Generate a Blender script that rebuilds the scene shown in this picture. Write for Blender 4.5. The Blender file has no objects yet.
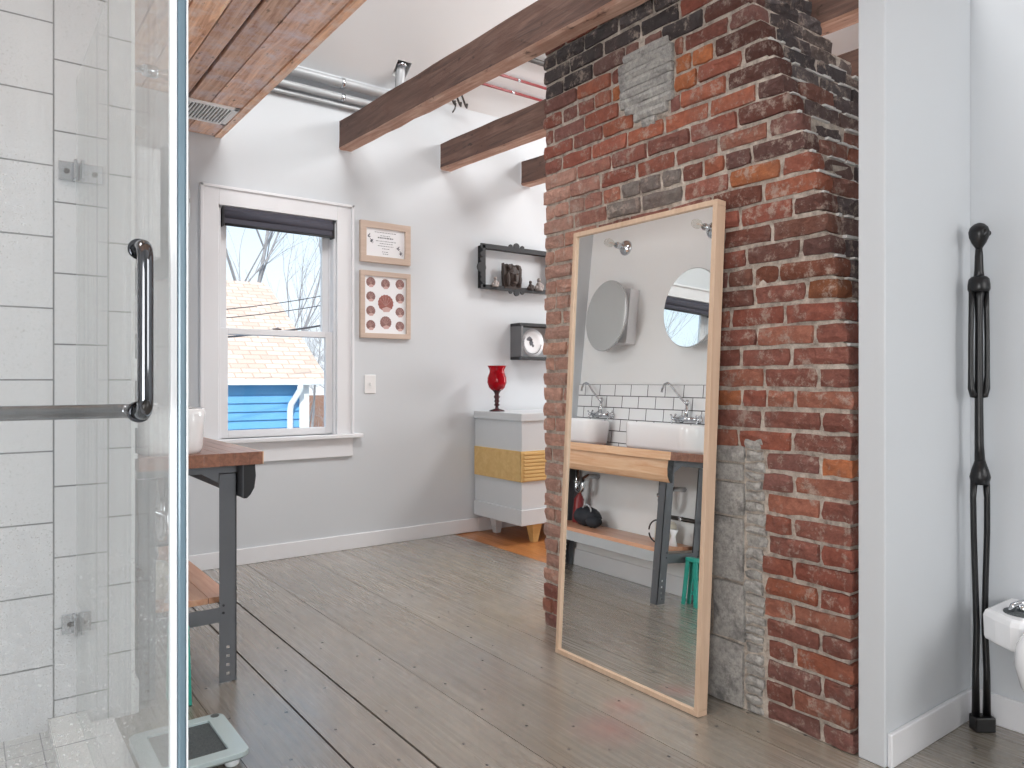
import bpy, bmesh, math, random
from mathutils import Vector, Matrix, noise
R = math.radians
sc = bpy.context.scene
COL = sc.collection

# ------------------------------------------------------------------ camera
F, HOR, CAMH = 738.0, 381.0, 1.2
cd = bpy.data.cameras.new('camera'); cam = bpy.data.objects.new('camera', cd); COL.objects.link(cam)
cd.sensor_width = 36.0; cd.sensor_fit = 'HORIZONTAL'; cd.lens = 36.0*F/1024.0
cd.shift_y = -(384-HOR)/1024.0; cd.clip_start = 0.02; cd.clip_end = 200
cam.location = (0, 0, CAMH)
cam.rotation_euler = (R(90), 0, -math.atan2(0.5948, 0.8039))
sc.camera = cam

# ------------------------------------------------------------------ view, world, lights
sc.view_settings.view_transform = 'Standard'; sc.view_settings.look = 'None'
sc.view_settings.gamma = 1; sc.view_settings.use_curve_mapping = False
sc.view_settings.exposure = 0.42
sc.cycles.use_denoising = True
sc.cycles.max_bounces = 12; sc.cycles.diffuse_bounces = 6; sc.cycles.glossy_bounces = 6
sc.cycles.transparent_max_bounces = 16; sc.cycles.sample_clamp_indirect = 6

def lin(c):
    return tuple(((v/255)/12.92 if v/255 <= 0.04045 else ((v/255+0.055)/1.055)**2.4) for v in c[:3]) + (1.0,)

w = bpy.data.worlds.new('world'); sc.world = w; w.use_nodes = True
nt = w.node_tree; nt.nodes.clear()
wo = nt.nodes.new('ShaderNodeOutputWorld'); bg = nt.nodes.new('ShaderNodeBackground')
tc = nt.nodes.new('ShaderNodeTexCoord'); sx = nt.nodes.new('ShaderNodeSeparateXYZ'); cr = nt.nodes.new('ShaderNodeValToRGB')
nt.links.new(tc.outputs['Generated'], sx.inputs[0]); nt.links.new(sx.outputs['Z'], cr.inputs[0])
cr.color_ramp.elements[0].position = 0.0; cr.color_ramp.elements[0].color = lin((238, 244, 250))
cr.color_ramp.elements[1].position = 0.35; cr.color_ramp.elements[1].color = lin((188, 216, 242))
nt.links.new(cr.outputs[0], bg.inputs['Color']); bg.inputs['Strength'].default_value = 1.15
nt.links.new(bg.outputs[0], wo.inputs[0])

def sun(name, d, strength, angle, color):
    l = bpy.data.lights.new(name, 'SUN'); l.energy = strength; l.angle = R(angle); l.color = color
    o = bpy.data.objects.new(name, l); COL.objects.link(o)
    o.rotation_euler = Vector(d).to_track_quat('-Z', 'Y').to_euler(); o.location = (0, -20, 20)
def area(name, loc, target, sx_, sy_, power, color=(1, 1, 1)):
    l = bpy.data.lights.new(name, 'AREA'); l.shape = 'RECTANGLE'; l.size = sx_; l.size_y = sy_; l.energy = power; l.color = color
    o = bpy.data.objects.new(name, l); COL.objects.link(o); o.location = loc
    o.rotation_euler = (Vector(target)-Vector(loc)).to_track_quat('-Z', 'Y').to_euler()
    return o
sun('sun', (0.35, 0.75, -0.62), 3.2, 1.5, (1, 0.96, 0.9))
# added fill lights without window openings; the hall roof one follows the beam shadows
area('rear_fill_light', (2.0, -2.3, 1.9), (1.7, 4, 1.3), 1.4, 1.6, 32, (1, 0.99, 0.975))  # added fill from behind the camera, no window in the rear wall
area('overhead_fill_light', (1.6, 1.9, 5.1), (1.6, 3.2, 1.0), 2.0, 1.4, 98, (1, 0.995, 0.985))  # added overhead fill, the ceiling has no opening here
area('daylight_hall_roof_window', (5.9, 2.5, 4.2), (0.5, 4.0, 1.5), 1.1, 1.1, 80, (1, 0.99, 0.98))
area('shower_fill_light', (-0.5, 1.9, 2.70), (-0.5, 1.9, 0), 0.5, 0.5, 7, (1, 0.99, 0.97))  # added fill under the soffit, no lamp fitting there
area('side_fill_light', (-1.4, -0.3, 1.2), (2, 2.8, 2.2), 1.6, 1.4, 72, (1, 0.995, 0.99))  # added side fill aimed upward to brighten the soffit, no window there
area('hall_fill_light', (6.8, 3.4, 1.6), (3, 3.8, 1.2), 1.4, 1.6, 62, (1, 1, 1))  # added hall fill to brighten the vanity wall, unseen source

# ------------------------------------------------------------------ materials
def nodes_mat(name):
    m = bpy.data.materials.new(name); m.use_nodes = True
    t = m.node_tree; b = t.nodes['Principled BSDF']
    return m, t, b
def N(t, kind, **kw):
    n = t.nodes.new(kind)
    for k, v in kw.items():
        if k.startswith('i_'): n.inputs[k[2:].replace('_', ' ')].default_value = v
        else: setattr(n, k, v)
    return n
def L(t, a, b): t.links.new(a, b)
def coords(t, scale=(1, 1, 1), out='Object'):
    c = N(t, 'ShaderNodeTexCoord'); mp = N(t, 'ShaderNodeMapping'); mp.inputs['Scale'].default_value = scale
    L(t, c.outputs[out], mp.inputs[0]); return mp.outputs[0]
def geo_coords(t, scale=(1, 1, 1)):
    c = N(t, 'ShaderNodeNewGeometry'); mp = N(t, 'ShaderNodeMapping'); mp.inputs['Scale'].default_value = scale
    L(t, c.outputs['Position'], mp.inputs[0]); return mp.outputs[0]
def mixc(t, fac, a, b, mode='MIX'):
    n = N(t, 'ShaderNodeMix', data_type='RGBA', blend_type=mode)
    for s, v in ((0, fac), (6, a), (7, b)):
        if isinstance(v, (int, float, tuple)): n.inputs[s].default_value = v
        else: L(t, v, n.inputs[s])
    return n.outputs[2]
def ramp(t, f, stops):
    n = N(t, 'ShaderNodeValToRGB'); e = n.color_ramp.elements
    e[0].position, e[0].color = stops[0]; e[1].position, e[1].color = stops[-1]
    for p, c in stops[1:-1]:
        x = e.new(p); x.color = c
    L(t, f, n.inputs[0]); return n.outputs[0]
def g(v): return (v, v, v, 1)
def bump(t, b, h, strength=0.3, dist=0.01):
    n = N(t, 'ShaderNodeBump'); n.inputs['Strength'].default_value = strength; n.inputs['Distance'].default_value = dist
    L(t, h, n.inputs['Height']); L(t, n.outputs[0], b.inputs['Normal'])
def plain(name, rgb, rough=0.5, metal=0.0, var=0.06, scale=8, bmp=0.0, coat=0.0):
    m, t, b = nodes_mat(name)
    v = coords(t)
    n = N(t, 'ShaderNodeTexNoise', i_Scale=scale, i_Detail=4.0); L(t, v, n.inputs[0])
    c = lin(rgb); d = tuple(x*(1-var*2) for x in c[:3])+(1,)
    L(t, mixc(t, n.outputs[0], c, d), b.inputs['Base Color'])
    b.inputs['Roughness'].default_value = rough; b.inputs['Metallic'].default_value = metal
    if coat: b.inputs['Coat Weight'].default_value = coat
    if bmp: bump(t, b, n.outputs[0], bmp, 0.004)
    return m
def wood(name, light, dark, rough=0.5, axis=1, scale=1.0, bmp=0.25, stain=None, attr=False, speck=0):
    m, t, b = nodes_mat(name)
    s = [14*scale]*3; s[axis] = 1.0*scale
    v = geo_coords(t, tuple(s))
    n1 = N(t, 'ShaderNodeTexNoise', i_Scale=2.2, i_Detail=7.0, i_Roughness=0.65, i_Distortion=0.7); L(t, v, n1.inputs[0])
    c = mixc(t, ramp(t, n1.outputs[0], [(0.3, g(0)), (0.72, g(1))]), lin(light), lin(dark))
    v2 = geo_coords(t, (1, 1, 1))
    n2 = N(t, 'ShaderNodeTexNoise', i_Scale=5.0*scale, i_Detail=5.0, i_Roughness=0.7); L(t, v2, n2.inputs[0])
    if stain:
        c = mixc(t, ramp(t, n2.outputs[0], [(0.45, g(0)), (0.68, g(0.85))]), c, lin(stain))
    if speck:
        n4 = N(t, 'ShaderNodeTexNoise', i_Scale=speck, i_Detail=4.0, i_Roughness=0.6); L(t, geo_coords(t, (1, 0.45, 1)), n4.inputs[0])
        c = mixc(t, ramp(t, n4.outputs[0], [(0.62, g(0)), (0.72, g(0.75))]), c, lin(tuple(v*0.5 for v in dark)))
    if attr:
        a = N(t, 'ShaderNodeAttribute', attribute_name='tint')
        c = mixc(t, 1.0, c, a.outputs['Color'], 'MULTIPLY')
    L(t, c, b.inputs['Base Color']); b.inputs['Roughness'].default_value = rough
    bump(t, b, n1.outputs[0], bmp, 0.004)
    return m

M = {}
M['wall'] = plain('wall_paint', (205, 209, 213), 0.6, var=0.015, scale=1.5)
M['wallwhite'] = plain('white_wall_paint', (238, 240, 241), 0.55, var=0.01)
M['ceil'] = plain('ceiling_paint', (232, 233, 234), 0.7, var=0.015, scale=2)
M['white'] = plain('white_trim_paint', (228, 229, 232), 0.35, var=0.01)
M['white2'] = plain('white_ceramic', (240, 241, 243), 0.12, var=0.0)
M['chrome'] = plain('chrome', (205, 208, 212), 0.08, 1.0, var=0.0)
M['chrome_d'] = plain('polished_dark_chrome', (112, 114, 118), 0.07, 1.0, var=0.0)
M['steel'] = plain('painted_grey_steel', (104, 107, 112), 0.4, 0.35, var=0.08)
M['galv'] = plain('galvanised_pipe', (184, 187, 190), 0.45, 0.2, var=0.06, scale=12)
M['black'] = plain('black_wood', (14, 14, 17), 0.35, var=0.2, scale=20, bmp=0.15)
M['blackm'] = plain('black_paint', (30, 31, 36), 0.5, var=0.2)
M['oak'] = wood('oak_frame', (216, 190, 166), (198, 168, 142), 0.5, 2, 1.0, 0.08)
M['oak2'] = wood('pale_wood_frame', (205, 186, 172), (190, 168, 152), 0.5, 0, 1.0, 0.05)
M['counter'] = wood('butcher_block', (160, 108, 84), (106, 66, 50), 0.28, 1, 1.2, 0.08)
M['counterf'] = wood('butcher_block_edge', (236, 202, 168), (212, 158, 118), 0.35, 1, 1.4, 0.08)
M['shelfw'] = wood('shelf_wood', (216, 172, 142), (190, 130, 100), 0.3, 1, 1.0, 0.08)
M['beam'] = wood('aged_beam_wood', (128, 98, 86), (62, 46, 42), 0.75, 1, 0.9, 1.0, stain=(100, 72, 62), speck=22)
M['beamb'] = wood('aged_beam_underside', (218, 184, 164), (150, 108, 90), 0.8, 1, 0.9, 0.8, stain=(176, 132, 112), speck=22)
M['soffit'] = wood('weathered_board', (252, 214, 184), (176, 124, 98), 0.6, 1, 1.3, 0.8, stain=(226, 214, 216), attr=True, speck=26)
M['gap'] = plain('dark_gap', (40, 26, 22), 0.9)
M['orange'] = wood('orange_hardwood', (196, 132, 78), (138, 84, 46), 0.3, 1, 1.0, 0.1)
M['goldwood'] = wood('gold_wood', (222, 190, 130), (204, 166, 104), 0.45, 0, 0.8, 0.05)
M['chest'] = plain('grey_white_lacquer', (208, 213, 217), 0.4, var=0.02)
M['shade'] = plain('shade_fabric', (74, 74, 86), 0.8, var=0.12, scale=40)
M['blue'] = plain('blue_siding', (44, 142, 224), 0.6, var=0.08, scale=3)
M['extwhite'] = plain('exterior_white', (235, 238, 240), 0.5, var=0.02)
M['bark'] = plain('bark', (200, 196, 198), 0.9, var=0.3, scale=30)
M['wire'] = plain('wire', (70, 70, 75), 0.6)
M['red'] = plain('red_pipe', (140, 44, 46), 0.35, var=0.05)
M['darkpipe'] = plain('dark_pipe', (74, 70, 68), 0.5, 0.4, var=0.05)
M['paper'] = plain('paper', (236, 237, 240), 0.7, var=0.0)
M['ink'] = plain('ink', (110, 112, 120), 0.8)
M['shell'] = plain('shell_print', (160, 120, 116), 0.7, var=0.25, scale=60)
M['shellr'] = plain('shell_print_red', (176, 112, 104), 0.7, var=0.25, scale=60)
M['vent'] = plain('vent_white', (245, 247, 248), 0.4)
M['teal'] = plain('teal_plastic', (44, 158, 142), 0.4, var=0.02)
M['scale'] = plain('pale_teal_plastic', (188, 204, 206), 0.25, var=0.02)
M['mesh'] = plain('speckled_grey_pad', (112, 120, 122), 0.6, var=0.5, scale=260)
M['cream'] = plain('cream_plastic', (226, 222, 206), 0.4)
M['bag'] = plain('dark_fabric', (50, 54, 62), 0.8, var=0.2)
M['brown_carving'] = plain('brown_carved_wood', (74, 62, 58), 0.6, var=0.35, scale=50, bmp=0.6)
M['figure'] = plain('mixed_ceramic', (190, 180, 176), 0.5, var=0.4, scale=60)
M['seal'] = plain('blue_grey_seal', (118, 142, 156), 0.2, 0.1, var=0.1, scale=3)
M['sealw'] = plain('clear_white_seal', (240, 244, 248), 0.2, var=0.0)
M['side'] = plain('switch_plate', (232, 232, 232), 0.35, var=0.0)

def glass_mat(name, tint, haze, hazecol, gl=0.0, streaks=False):
    m, t, b = nodes_mat(name); t.nodes.remove(b); out = t.nodes['Material Output']
    tr = N(t, 'ShaderNodeBsdfTransparent'); tr.inputs[0].default_value = tint
    gs = N(t, 'ShaderNodeBsdfGlossy'); gs.inputs['Roughness'].default_value = 0.02
    lw = N(t, 'ShaderNodeLayerWeight'); lw.inputs[0].default_value = 0.5
    pw = N(t, 'ShaderNodeMath', operation='POWER'); L(t, lw.outputs['Facing'], pw.inputs[0]); pw.inputs[1].default_value = 5.0
    fr = N(t, 'ShaderNodeMapRange'); L(t, pw.outputs[0], fr.inputs[0]); fr.inputs[3].default_value = 0.035; fr.inputs[4].default_value = 0.32
    mx = N(t, 'ShaderNodeMixShader'); L(t, fr.outputs[0], mx.inputs[0]); L(t, tr.outputs[0], mx.inputs[1]); L(t, gs.outputs[0], mx.inputs[2])
    last = mx.outputs[0]
    if haze:
        df = N(t, 'ShaderNodeBsdfDiffuse'); df.inputs[0].default_value = hazecol
        tl = N(t, 'ShaderNodeBsdfTranslucent'); tl.inputs[0].default_value = hazecol
        ad = N(t, 'ShaderNodeMixShader'); ad.inputs[0].default_value = 0.5; L(t, df.outputs[0], ad.inputs[1]); L(t, tl.outputs[0], ad.inputs[2])
        v = geo_coords(t, (9, 9, 0.25)); n = N(t, 'ShaderNodeTexNoise', i_Scale=2.0, i_Detail=3.0); L(t, v, n.inputs[0])
        v2 = geo_coords(t, (1, 1, 1)); n2 = N(t, 'ShaderNodeTexNoise', i_Scale=260.0, i_Detail=1.0); L(t, v2, n2.inputs[0])
        n3 = N(t, 'ShaderNodeTexNoise', i_Scale=3.0, i_Detail=2.0); L(t, v2, n3.inputs[0])
        s1 = ramp(t, n.outputs[0], [(0.35, g(0.55*haze)), (0.7, g(1.35*haze))])
        spots = ramp(t, n2.outputs[0], [(0.65, g(0)), (0.72, g(0.3))])
        big = ramp(t, n3.outputs[0], [(0.4, g(0)), (0.65, g(1))])
        sp = mixc(t, 1.0, spots, big, 'MULTIPLY')
        f = mixc(t, 1.0, s1, sp, 'ADD')
        m2 = N(t, 'ShaderNodeMixShader'); L(t, f, m2.inputs[0]); L(t, last, m2.inputs[1]); L(t, ad.outputs[0], m2.inputs[2]); last = m2.outputs[0]
    L(t, last, out.inputs['Surface'])
    return m
M['glass'] = glass_mat('window_glass', (0.97, 0.98, 0.98, 1), 0.0, g(1))
M['showerglass'] = glass_mat('shower_glass', (0.97, 0.98, 0.98, 1), 0.07, (0.9, 0.92, 0.92, 1))
M['panelglass'] = glass_mat('side_panel_glass', (0.96, 0.97, 0.97, 1), 0.16, (0.9, 0.92, 0.92, 1))
M['bulb'] = glass_mat('bulb_glass', (0.92, 0.92, 0.9, 1), 0.12, g(0.95))
def mirror_mat():
    m, t, b = nodes_mat('silvered_mirror')
    b.inputs['Metallic'].default_value = 1; b.inputs['Roughness'].default_value = 0.0
    b.inputs['Base Color'].default_value = (0.93, 0.95, 0.94, 1)
    return m
M['mirror'] = mirror_mat()
def redglass():
    m, t, b = nodes_mat('red_glass')
    b.inputs['Base Color'].default_value = lin((200, 20, 40)); b.inputs['Roughness'].default_value = 0.06
    b.inputs['Transmission Weight'].default_value = 0.55; b.inputs['IOR'].default_value = 1.3
    v = coords(t); n = N(t, 'ShaderNodeTexVoronoi', i_Scale=45.0); L(t, v, n.inputs[0]); bump(t, b, n.outputs['Distance'], 0.5, 0.004)
    return m
M['redglass'] = redglass()

def brick_mat():
    m, t, b = nodes_mat('old_brick')
    a = N(t, 'ShaderNodeAttribute', attribute_name='tint')
    v = geo_coords(t)
    n1 = N(t, 'ShaderNodeTexNoise', i_Scale=38.0, i_Detail=8.0, i_Roughness=0.7); L(t, v, n1.inputs[0])
    n2 = N(t, 'ShaderNodeTexNoise', i_Scale=16.0, i_Detail=8.0, i_Roughness=0.8); L(t, v, n2.inputs[0])
    n3 = N(t, 'ShaderNodeTexNoise', i_Scale=4.0, i_Detail=5.0, i_Roughness=0.65); L(t, v, n3.inputs[0])
    c = mixc(t, ramp(t, n1.outputs[0], [(0.3, g(0)), (0.7, g(1))]), a.outputs['Color'], mixc(t, 1.0, a.outputs['Color'], (0.55, 0.5, 0.5, 1), 'MULTIPLY'))
    c = mixc(t, ramp(t, n2.outputs[0], [(0.53, g(0)), (0.63, g(0.65))]), c, lin((198, 180, 166)))
    c = mixc(t, ramp(t, n3.outputs[0], [(0.5, g(0)), (0.75, g(0.45))]), c, lin((120, 98, 94)))
    L(t, c, b.inputs['Base Color']); b.inputs['Roughness'].default_value = 0.85
    ad = N(t, 'ShaderNodeMath', operation='ADD'); L(t, n1.outputs[0], ad.inputs[0]); L(t, n2.outputs[0], ad.inputs[1])
    bump(t, b, ad.outputs[0], 1.0, 0.014)
    return m
M['brick'] = brick_mat()
def mortar_mat():
    m, t, b = nodes_mat('mortar')
    v = geo_coords(t); n1 = N(t, 'ShaderNodeTexNoise', i_Scale=30.0, i_Detail=8.0, i_Roughness=0.7); L(t, v, n1.inputs[0])
    L(t, ramp(t, n1.outputs[0], [(0.3, lin((226, 216, 204))), (0.5, lin((190, 178, 166))), (0.72, lin((120, 108, 100)))]), b.inputs['Base Color'])
    b.inputs['Roughness'].default_value = 0.95; bump(t, b, n1.outputs[0], 1.0, 0.012)
    return m
M['mortar'] = mortar_mat()
def block_mat():
    m, t, b = nodes_mat('grey_block')
    v = geo_coords(t); n1 = N(t, 'ShaderNodeTexNoise', i_Scale=60.0, i_Detail=6.0, i_Roughness=0.8); L(t, v, n1.inputs[0])
    n2 = N(t, 'ShaderNodeTexNoise', i_Scale=6.0, i_Detail=5.0, i_Roughness=0.7); L(t, v, n2.inputs[0])
    c = ramp(t, n1.outputs[0], [(0.3, lin((196, 192, 186))), (0.7, lin((128, 126, 124)))])
    c = mixc(t, ramp(t, n2.outputs[0], [(0.54, g(0)), (0.68, g(0.7))]), c, lin((84, 82, 82)))
    L(t, c, b.inputs['Base Color']); b.inputs['Roughness'].default_value = 0.95; bump(t, b, n1.outputs[0], 0.8, 0.006)
    return m
M['block'] = block_mat()

def floor_mat():
    m, t, b = nodes_mat('grey_painted_planks')
    a = N(t, 'ShaderNodeAttribute', attribute_name='tint')
    v = geo_coords(t, (26, 0.9, 1)); n1 = N(t, 'ShaderNodeTexNoise', i_Scale=1.6, i_Detail=6.0, i_Roughness=0.68, i_Distortion=0.3); L(t, v, n1.inputs[0])
    v2 = geo_coords(t); n2 = N(t, 'ShaderNodeTexNoise', i_Scale=1.7, i_Detail=4.0); L(t, v2, n2.inputs[0])
    n3 = N(t, 'ShaderNodeTexNoise', i_Scale=2.0, i_Detail=2.0); L(t, v, n3.inputs[0])
    c = mixc(t, ramp(t, n1.outputs[0], [(0.3, g(0)), (0.7, g(1))]), lin((152, 143, 130)), lin((116, 108, 98)))
    c = mixc(t, ramp(t, n2.outputs[0], [(0.4, g(0)), (0.7, g(0.5))]), c, lin((138, 136, 134)))
    c = mixc(t, 1.0, c, a.outputs['Color'], 'MULTIPLY')
    # nail heads and small dents
    vo = N(t, 'ShaderNodeTexVoronoi', voronoi_dimensions='2D', i_Scale=5.0); L(t, v2, vo.inputs[0])
    c = mixc(t, ramp(t, vo.outputs['Distance'], [(0.024, g(1)), (0.036, g(0))]), c, lin((44, 40, 40)))
    # faint red paint stains in front of the mirror
    for (px, py, r) in ((1.78, 1.85, 0.16), (1.95, 1.95, 0.10), (1.55, 1.55, 0.07)):
        d = N(t, 'ShaderNodeVectorMath', operation='DISTANCE'); L(t, v2, d.inputs[0]); d.inputs[1].default_value = (px, py, 0)
        mm = N(t, 'ShaderNodeMapRange'); L(t, d.outputs['Value'], mm.inputs[0]); mm.inputs[1].default_value = r; mm.inputs[2].default_value = 0; mm.inputs[3].default_value = 0; mm.inputs[4].default_value = 0.45
        m3 = N(t, 'ShaderNodeMath', operation='MULTIPLY'); L(t, mm.outputs[0], m3.inputs[0]); L(t, n2.outputs[0], m3.inputs[1])
        c = mixc(t, m3.outputs[0], c, lin((190, 70, 70)))
    L(t, c, b.inputs['Base Color'])
    L(t, ramp(t, n3.outputs[0], [(0.3, g(0.2)), (0.7, g(0.34))]), b.inputs['Roughness']); b.inputs['Coat Weight'].default_value = 1.0; b.inputs['Coat Roughness'].default_value = 0.24
    bump(t, b, n1.outputs[0], 0.07, 0.003)
    return m
M['floor'] = floor_mat()

def tile_mat(name, u, v_, cell_u, cell_v, offu, offv, tile, grout, gsize, offset=0.5, rough=0.15, var=0.03):
    """brick texture laid in the plane of the two world axes u (along a brick) and v_ (across the rows)"""
    m, t, b = nodes_mat(name)
    ge = N(t, 'ShaderNodeNewGeometry'); s = N(t, 'ShaderNodeSeparateXYZ'); L(t, ge.outputs['Position'], s.inputs[0])
    a1 = N(t, 'ShaderNodeMath', operation='SUBTRACT'); L(t, s.outputs[u], a1.inputs[0]); a1.inputs[1].default_value = offu
    a2 = N(t, 'ShaderNodeMath', operation='SUBTRACT'); L(t, s.outputs[v_], a2.inputs[0]); a2.inputs[1].default_value = offv
    cb = N(t, 'ShaderNodeCombineXYZ'); L(t, a1.outputs[0], cb.inputs[0]); L(t, a2.outputs[0], cb.inputs[1])
    br = N(t, 'ShaderNodeTexBrick'); br.offset = offset; br.squash = 1.0
    br.inputs['Scale'].default_value = 1; br.inputs['Brick Width'].default_value = cell_u; br.inputs['Row Height'].default_value = cell_v
    br.inputs['Mortar Size'].default_value = gsize; br.inputs['Mortar Smooth'].default_value = 0.1; br.inputs['Bias'].default_value = 0
    br.inputs['Color1'].default_value = lin(tile); br.inputs['Color2'].default_value = tuple(x*(1-var) for x in lin(tile)[:3])+(1,)
    br.inputs['Mortar'].default_value = lin(grout); L(t, cb.outputs[0], br.inputs['Vector'])
    L(t, br.outputs['Color'], b.inputs['Base Color']); b.inputs['Roughness'].default_value = rough
    n = N(t, 'ShaderNodeBump', invert=True); n.inputs['Strength'].default_value = 0.6; n.inputs['Distance'].default_value = 0.003
    L(t, br.outputs['Fac'], n.inputs['Height']); L(t, n.outputs[0], b.inputs['Normal'])
    return m
M['showertile'] = tile_mat('shower_wall_tile', 'Z', 'X', 0.243, 0.165, 0.232, 0.24-0.33, (206, 208, 211), (112, 114, 116), 0.0028)
M['subway'] = tile_mat('subway_tile', 'Y', 'Z', 0.162, 0.0855, 2.95, 1.3695-0.0855*6, (238, 240, 242), (74, 76, 80), 0.003)
M['floortile'] = tile_mat('shower_floor_tile', 'X', 'Y', 0.10, 0.10, 0, 0, (206, 208, 208), (150, 152, 154), 0.002, 0.0)
M['curbtile'] = tile_mat('curb_tile', 'Y', 'X', 0.245, 0.2, 2.70, 0.2, (226, 228, 228), (140, 142, 144), 0.003, 0.0)
M['shingle'] = tile_mat('roof_shingle', 'X', 'Y', 0.26, 0.115, 0, 11.0, (238, 212, 194), (196, 166, 150), 0.012, 0.5, 0.9, 0.3)
M['siding'] = plain('blue_clapboard', (104, 170, 218), 0.6, var=0.05, scale=2)

# ------------------------------------------------------------------ mesh helpers
def box(bm, x0, x1, y0, y1, z0, z1, mi=0):
    vs = [bm.verts.new(p) for p in ((x0, y0, z0), (x1, y0, z0), (x1, y1, z0), (x0, y1, z0), (x0, y0, z1), (x1, y0, z1), (x1, y1, z1), (x0, y1, z1))]
    fs = []
    for q in ((0, 3, 2, 1), (4, 5, 6, 7), (0, 1, 5, 4), (1, 2, 6, 5), (2, 3, 7, 6), (3, 0, 4, 7)):
        f = bm.faces.new([vs[i] for i in q]); f.material_index = mi; fs.append(f)
    return vs, fs
def prism(bm, pts, axis, a, b, mi=0):
    """pts: outline in the two other axes (in order), extruded along axis from a to b"""
    def P(p, s):
        q = [0, 0, 0]; o = [i for i in range(3) if i != axis]; q[o[0]], q[o[1]], q[axis] = p[0], p[1], s; return q
    A = [bm.verts.new(P(p, a)) for p in pts]; B = [bm.verts.new(P(p, b)) for p in pts]
    n = len(pts)
    fs = [bm.faces.new(A), bm.faces.new(B[::-1])]
    for i in range(n): fs.append(bm.faces.new((A[i], B[i], B[(i+1) % n], A[(i+1) % n])))
    for f in fs: f.material_index = mi
    return fs
def tube(bm, pts, r, seg=12, cap=True, mi=0, closed=False, squash=None):
    pts = [Vector(p) for p in pts]; n = len(pts); rs = r if isinstance(r, (list, tuple)) else [r]*n
    rings = []; ref = None
    for i, p in enumerate(pts):
        if closed: d = pts[(i+1) % n]-pts[i-1]
        elif i == 0: d = pts[1]-p
        elif i == n-1: d = p-pts[i-1]
        else: d = (pts[i+1]-p).normalized()+(p-pts[i-1]).normalized()
        d.normalize()
        if ref is None: ref = Vector((0, 0, 1)) if abs(d.z) < 0.9 else Vector((1, 0, 0))
        u = (ref-d*ref.dot(d)).normalized(); v = d.cross(u); ref = u
        sq = squash if squash else (1, 1)
        rings.append([bm.verts.new(p+u*rs[i]*sq[0]*math.cos(2*math.pi*k/seg)+v*rs[i]*sq[1]*math.sin(2*math.pi*k/seg)) for k in range(seg)])
    m = n if closed else n-1
    for i in range(m):
        A, B = rings[i], rings[(i+1) % n]
        for k in range(seg):
            f = bm.faces.new((A[k], A[(k+1) % seg], B[(k+1) % seg], B[k])); f.smooth = True; f.material_index = mi
    if cap and not closed:
        bm.faces.new(rings[0][::-1]).material_index = mi; bm.faces.new(rings[-1]).material_index = mi
def lathe(bm, prof, c, axis='Z', seg=28, mi=0, smooth=True):
    """prof: (radius, height) pairs around the axis through c"""
    c = Vector(c)
    def P(r, h, a):
        x, y = r*math.cos(a), r*math.sin(a)
        return c+Vector({'Z': (x, y, h), 'X': (h, x, y), 'Y': (x, h, y)}[axis])
    rings = []
    for r, h in prof:
        if r < 1e-5: rings.append([bm.verts.new(P(0, h, 0))])
        else: rings.append([bm.verts.new(P(r, h, 2*math.pi*k/seg)) for k in range(seg)])
    for A, B in zip(rings, rings[1:]):
        for k in range(seg):
            k2 = (k+1) % seg
            if len(A) == 1 and len(B) == 1: continue
            if len(A) == 1: f = bm.faces.new((A[0], B[k], B[k2]))
            elif len(B) == 1: f = bm.faces.new((A[k], B[0], A[k2]))
            else: f = bm.faces.new((A[k], B[k], B[k2], A[k2]))
            f.smooth = smooth; f.material_index = mi
    for ring in (rings[0], rings[-1]):
        if len(ring) > 1:
            f = bm.faces.new(ring); f.material_index = mi
def ball(bm, c, rx, ry, rz, mi=0, seg=16, jit=0, rnd=None):
    r = bmesh.ops.create_uvsphere(bm, u_segments=seg, v_segments=max(6, seg//2), radius=1)
    for v in r['verts']:
        k = 1+(rnd.uniform(-jit, jit) if rnd else 0)
        v.co = Vector(c)+Vector((v.co.x*rx*k, v.co.y*ry*k, v.co.z*rz*k))
        for f in v.link_faces: f.smooth = True; f.material_index = mi
def arc(c, r, a0, a1, n, plane='XZ'):
    out = []
    for i in range(n+1):
        a = a0+(a1-a0)*i/n; u, v = r*math.cos(a), r*math.sin(a)
        out.append({'XZ': (c[0]+u, c[1], c[2]+v), 'YZ': (c[0], c[1]+u, c[2]+v), 'XY': (c[0]+u, c[1]+v, c[2])}[plane])
    return out
def rrect(x0, x1, y0, y1, r, n=5):
    pts = []
    for cx, cy, a in ((x1-r, y1-r, 0), (x0+r, y1-r, 90), (x0+r, y0+r, 180), (x1-r, y0+r, 270)):
        for i in range(n+1):
            t = R(a+90*i/n); pts.append((cx+r*math.cos(t), cy+r*math.sin(t)))
    return pts

def obj(name, bm, mat, parent=None, bevel=0.0, local=False, seg=2):
    bmesh.ops.recalc_face_normals(bm, faces=bm.faces[:])
    me = bpy.data.meshes.new(name); bm.to_mesh(me); bm.free()
    for m_ in (mat if isinstance(mat, (list, tuple)) else [mat]): me.materials.append(m_)
    o = bpy.data.objects.new(name, me); COL.objects.link(o)
    if parent is not None:
        if not local: me.transform(Matrix.Translation(-wloc(parent)))
        o.parent = parent
    if bevel:
        b = o.modifiers.new('bevel', 'BEVEL'); b.width = bevel; b.segments = seg; b.limit_method = 'ANGLE'; b.angle_limit = R(40)
    return o
def wloc(o):
    v = Vector((0, 0, 0))
    while o is not None: v += o.location; o = o.parent
    return v
def thing(name, label, cat, loc=(0, 0, 0), group=None):
    o = bpy.data.objects.new(name, None); COL.objects.link(o); o.location = loc; o.empty_display_size = 0.05
    return tag(o, label, cat, group)
def tag(o, label, cat, group=None):
    o['label'] = label; o['category'] = cat
    if group: o['group'] = group
    return o
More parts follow.
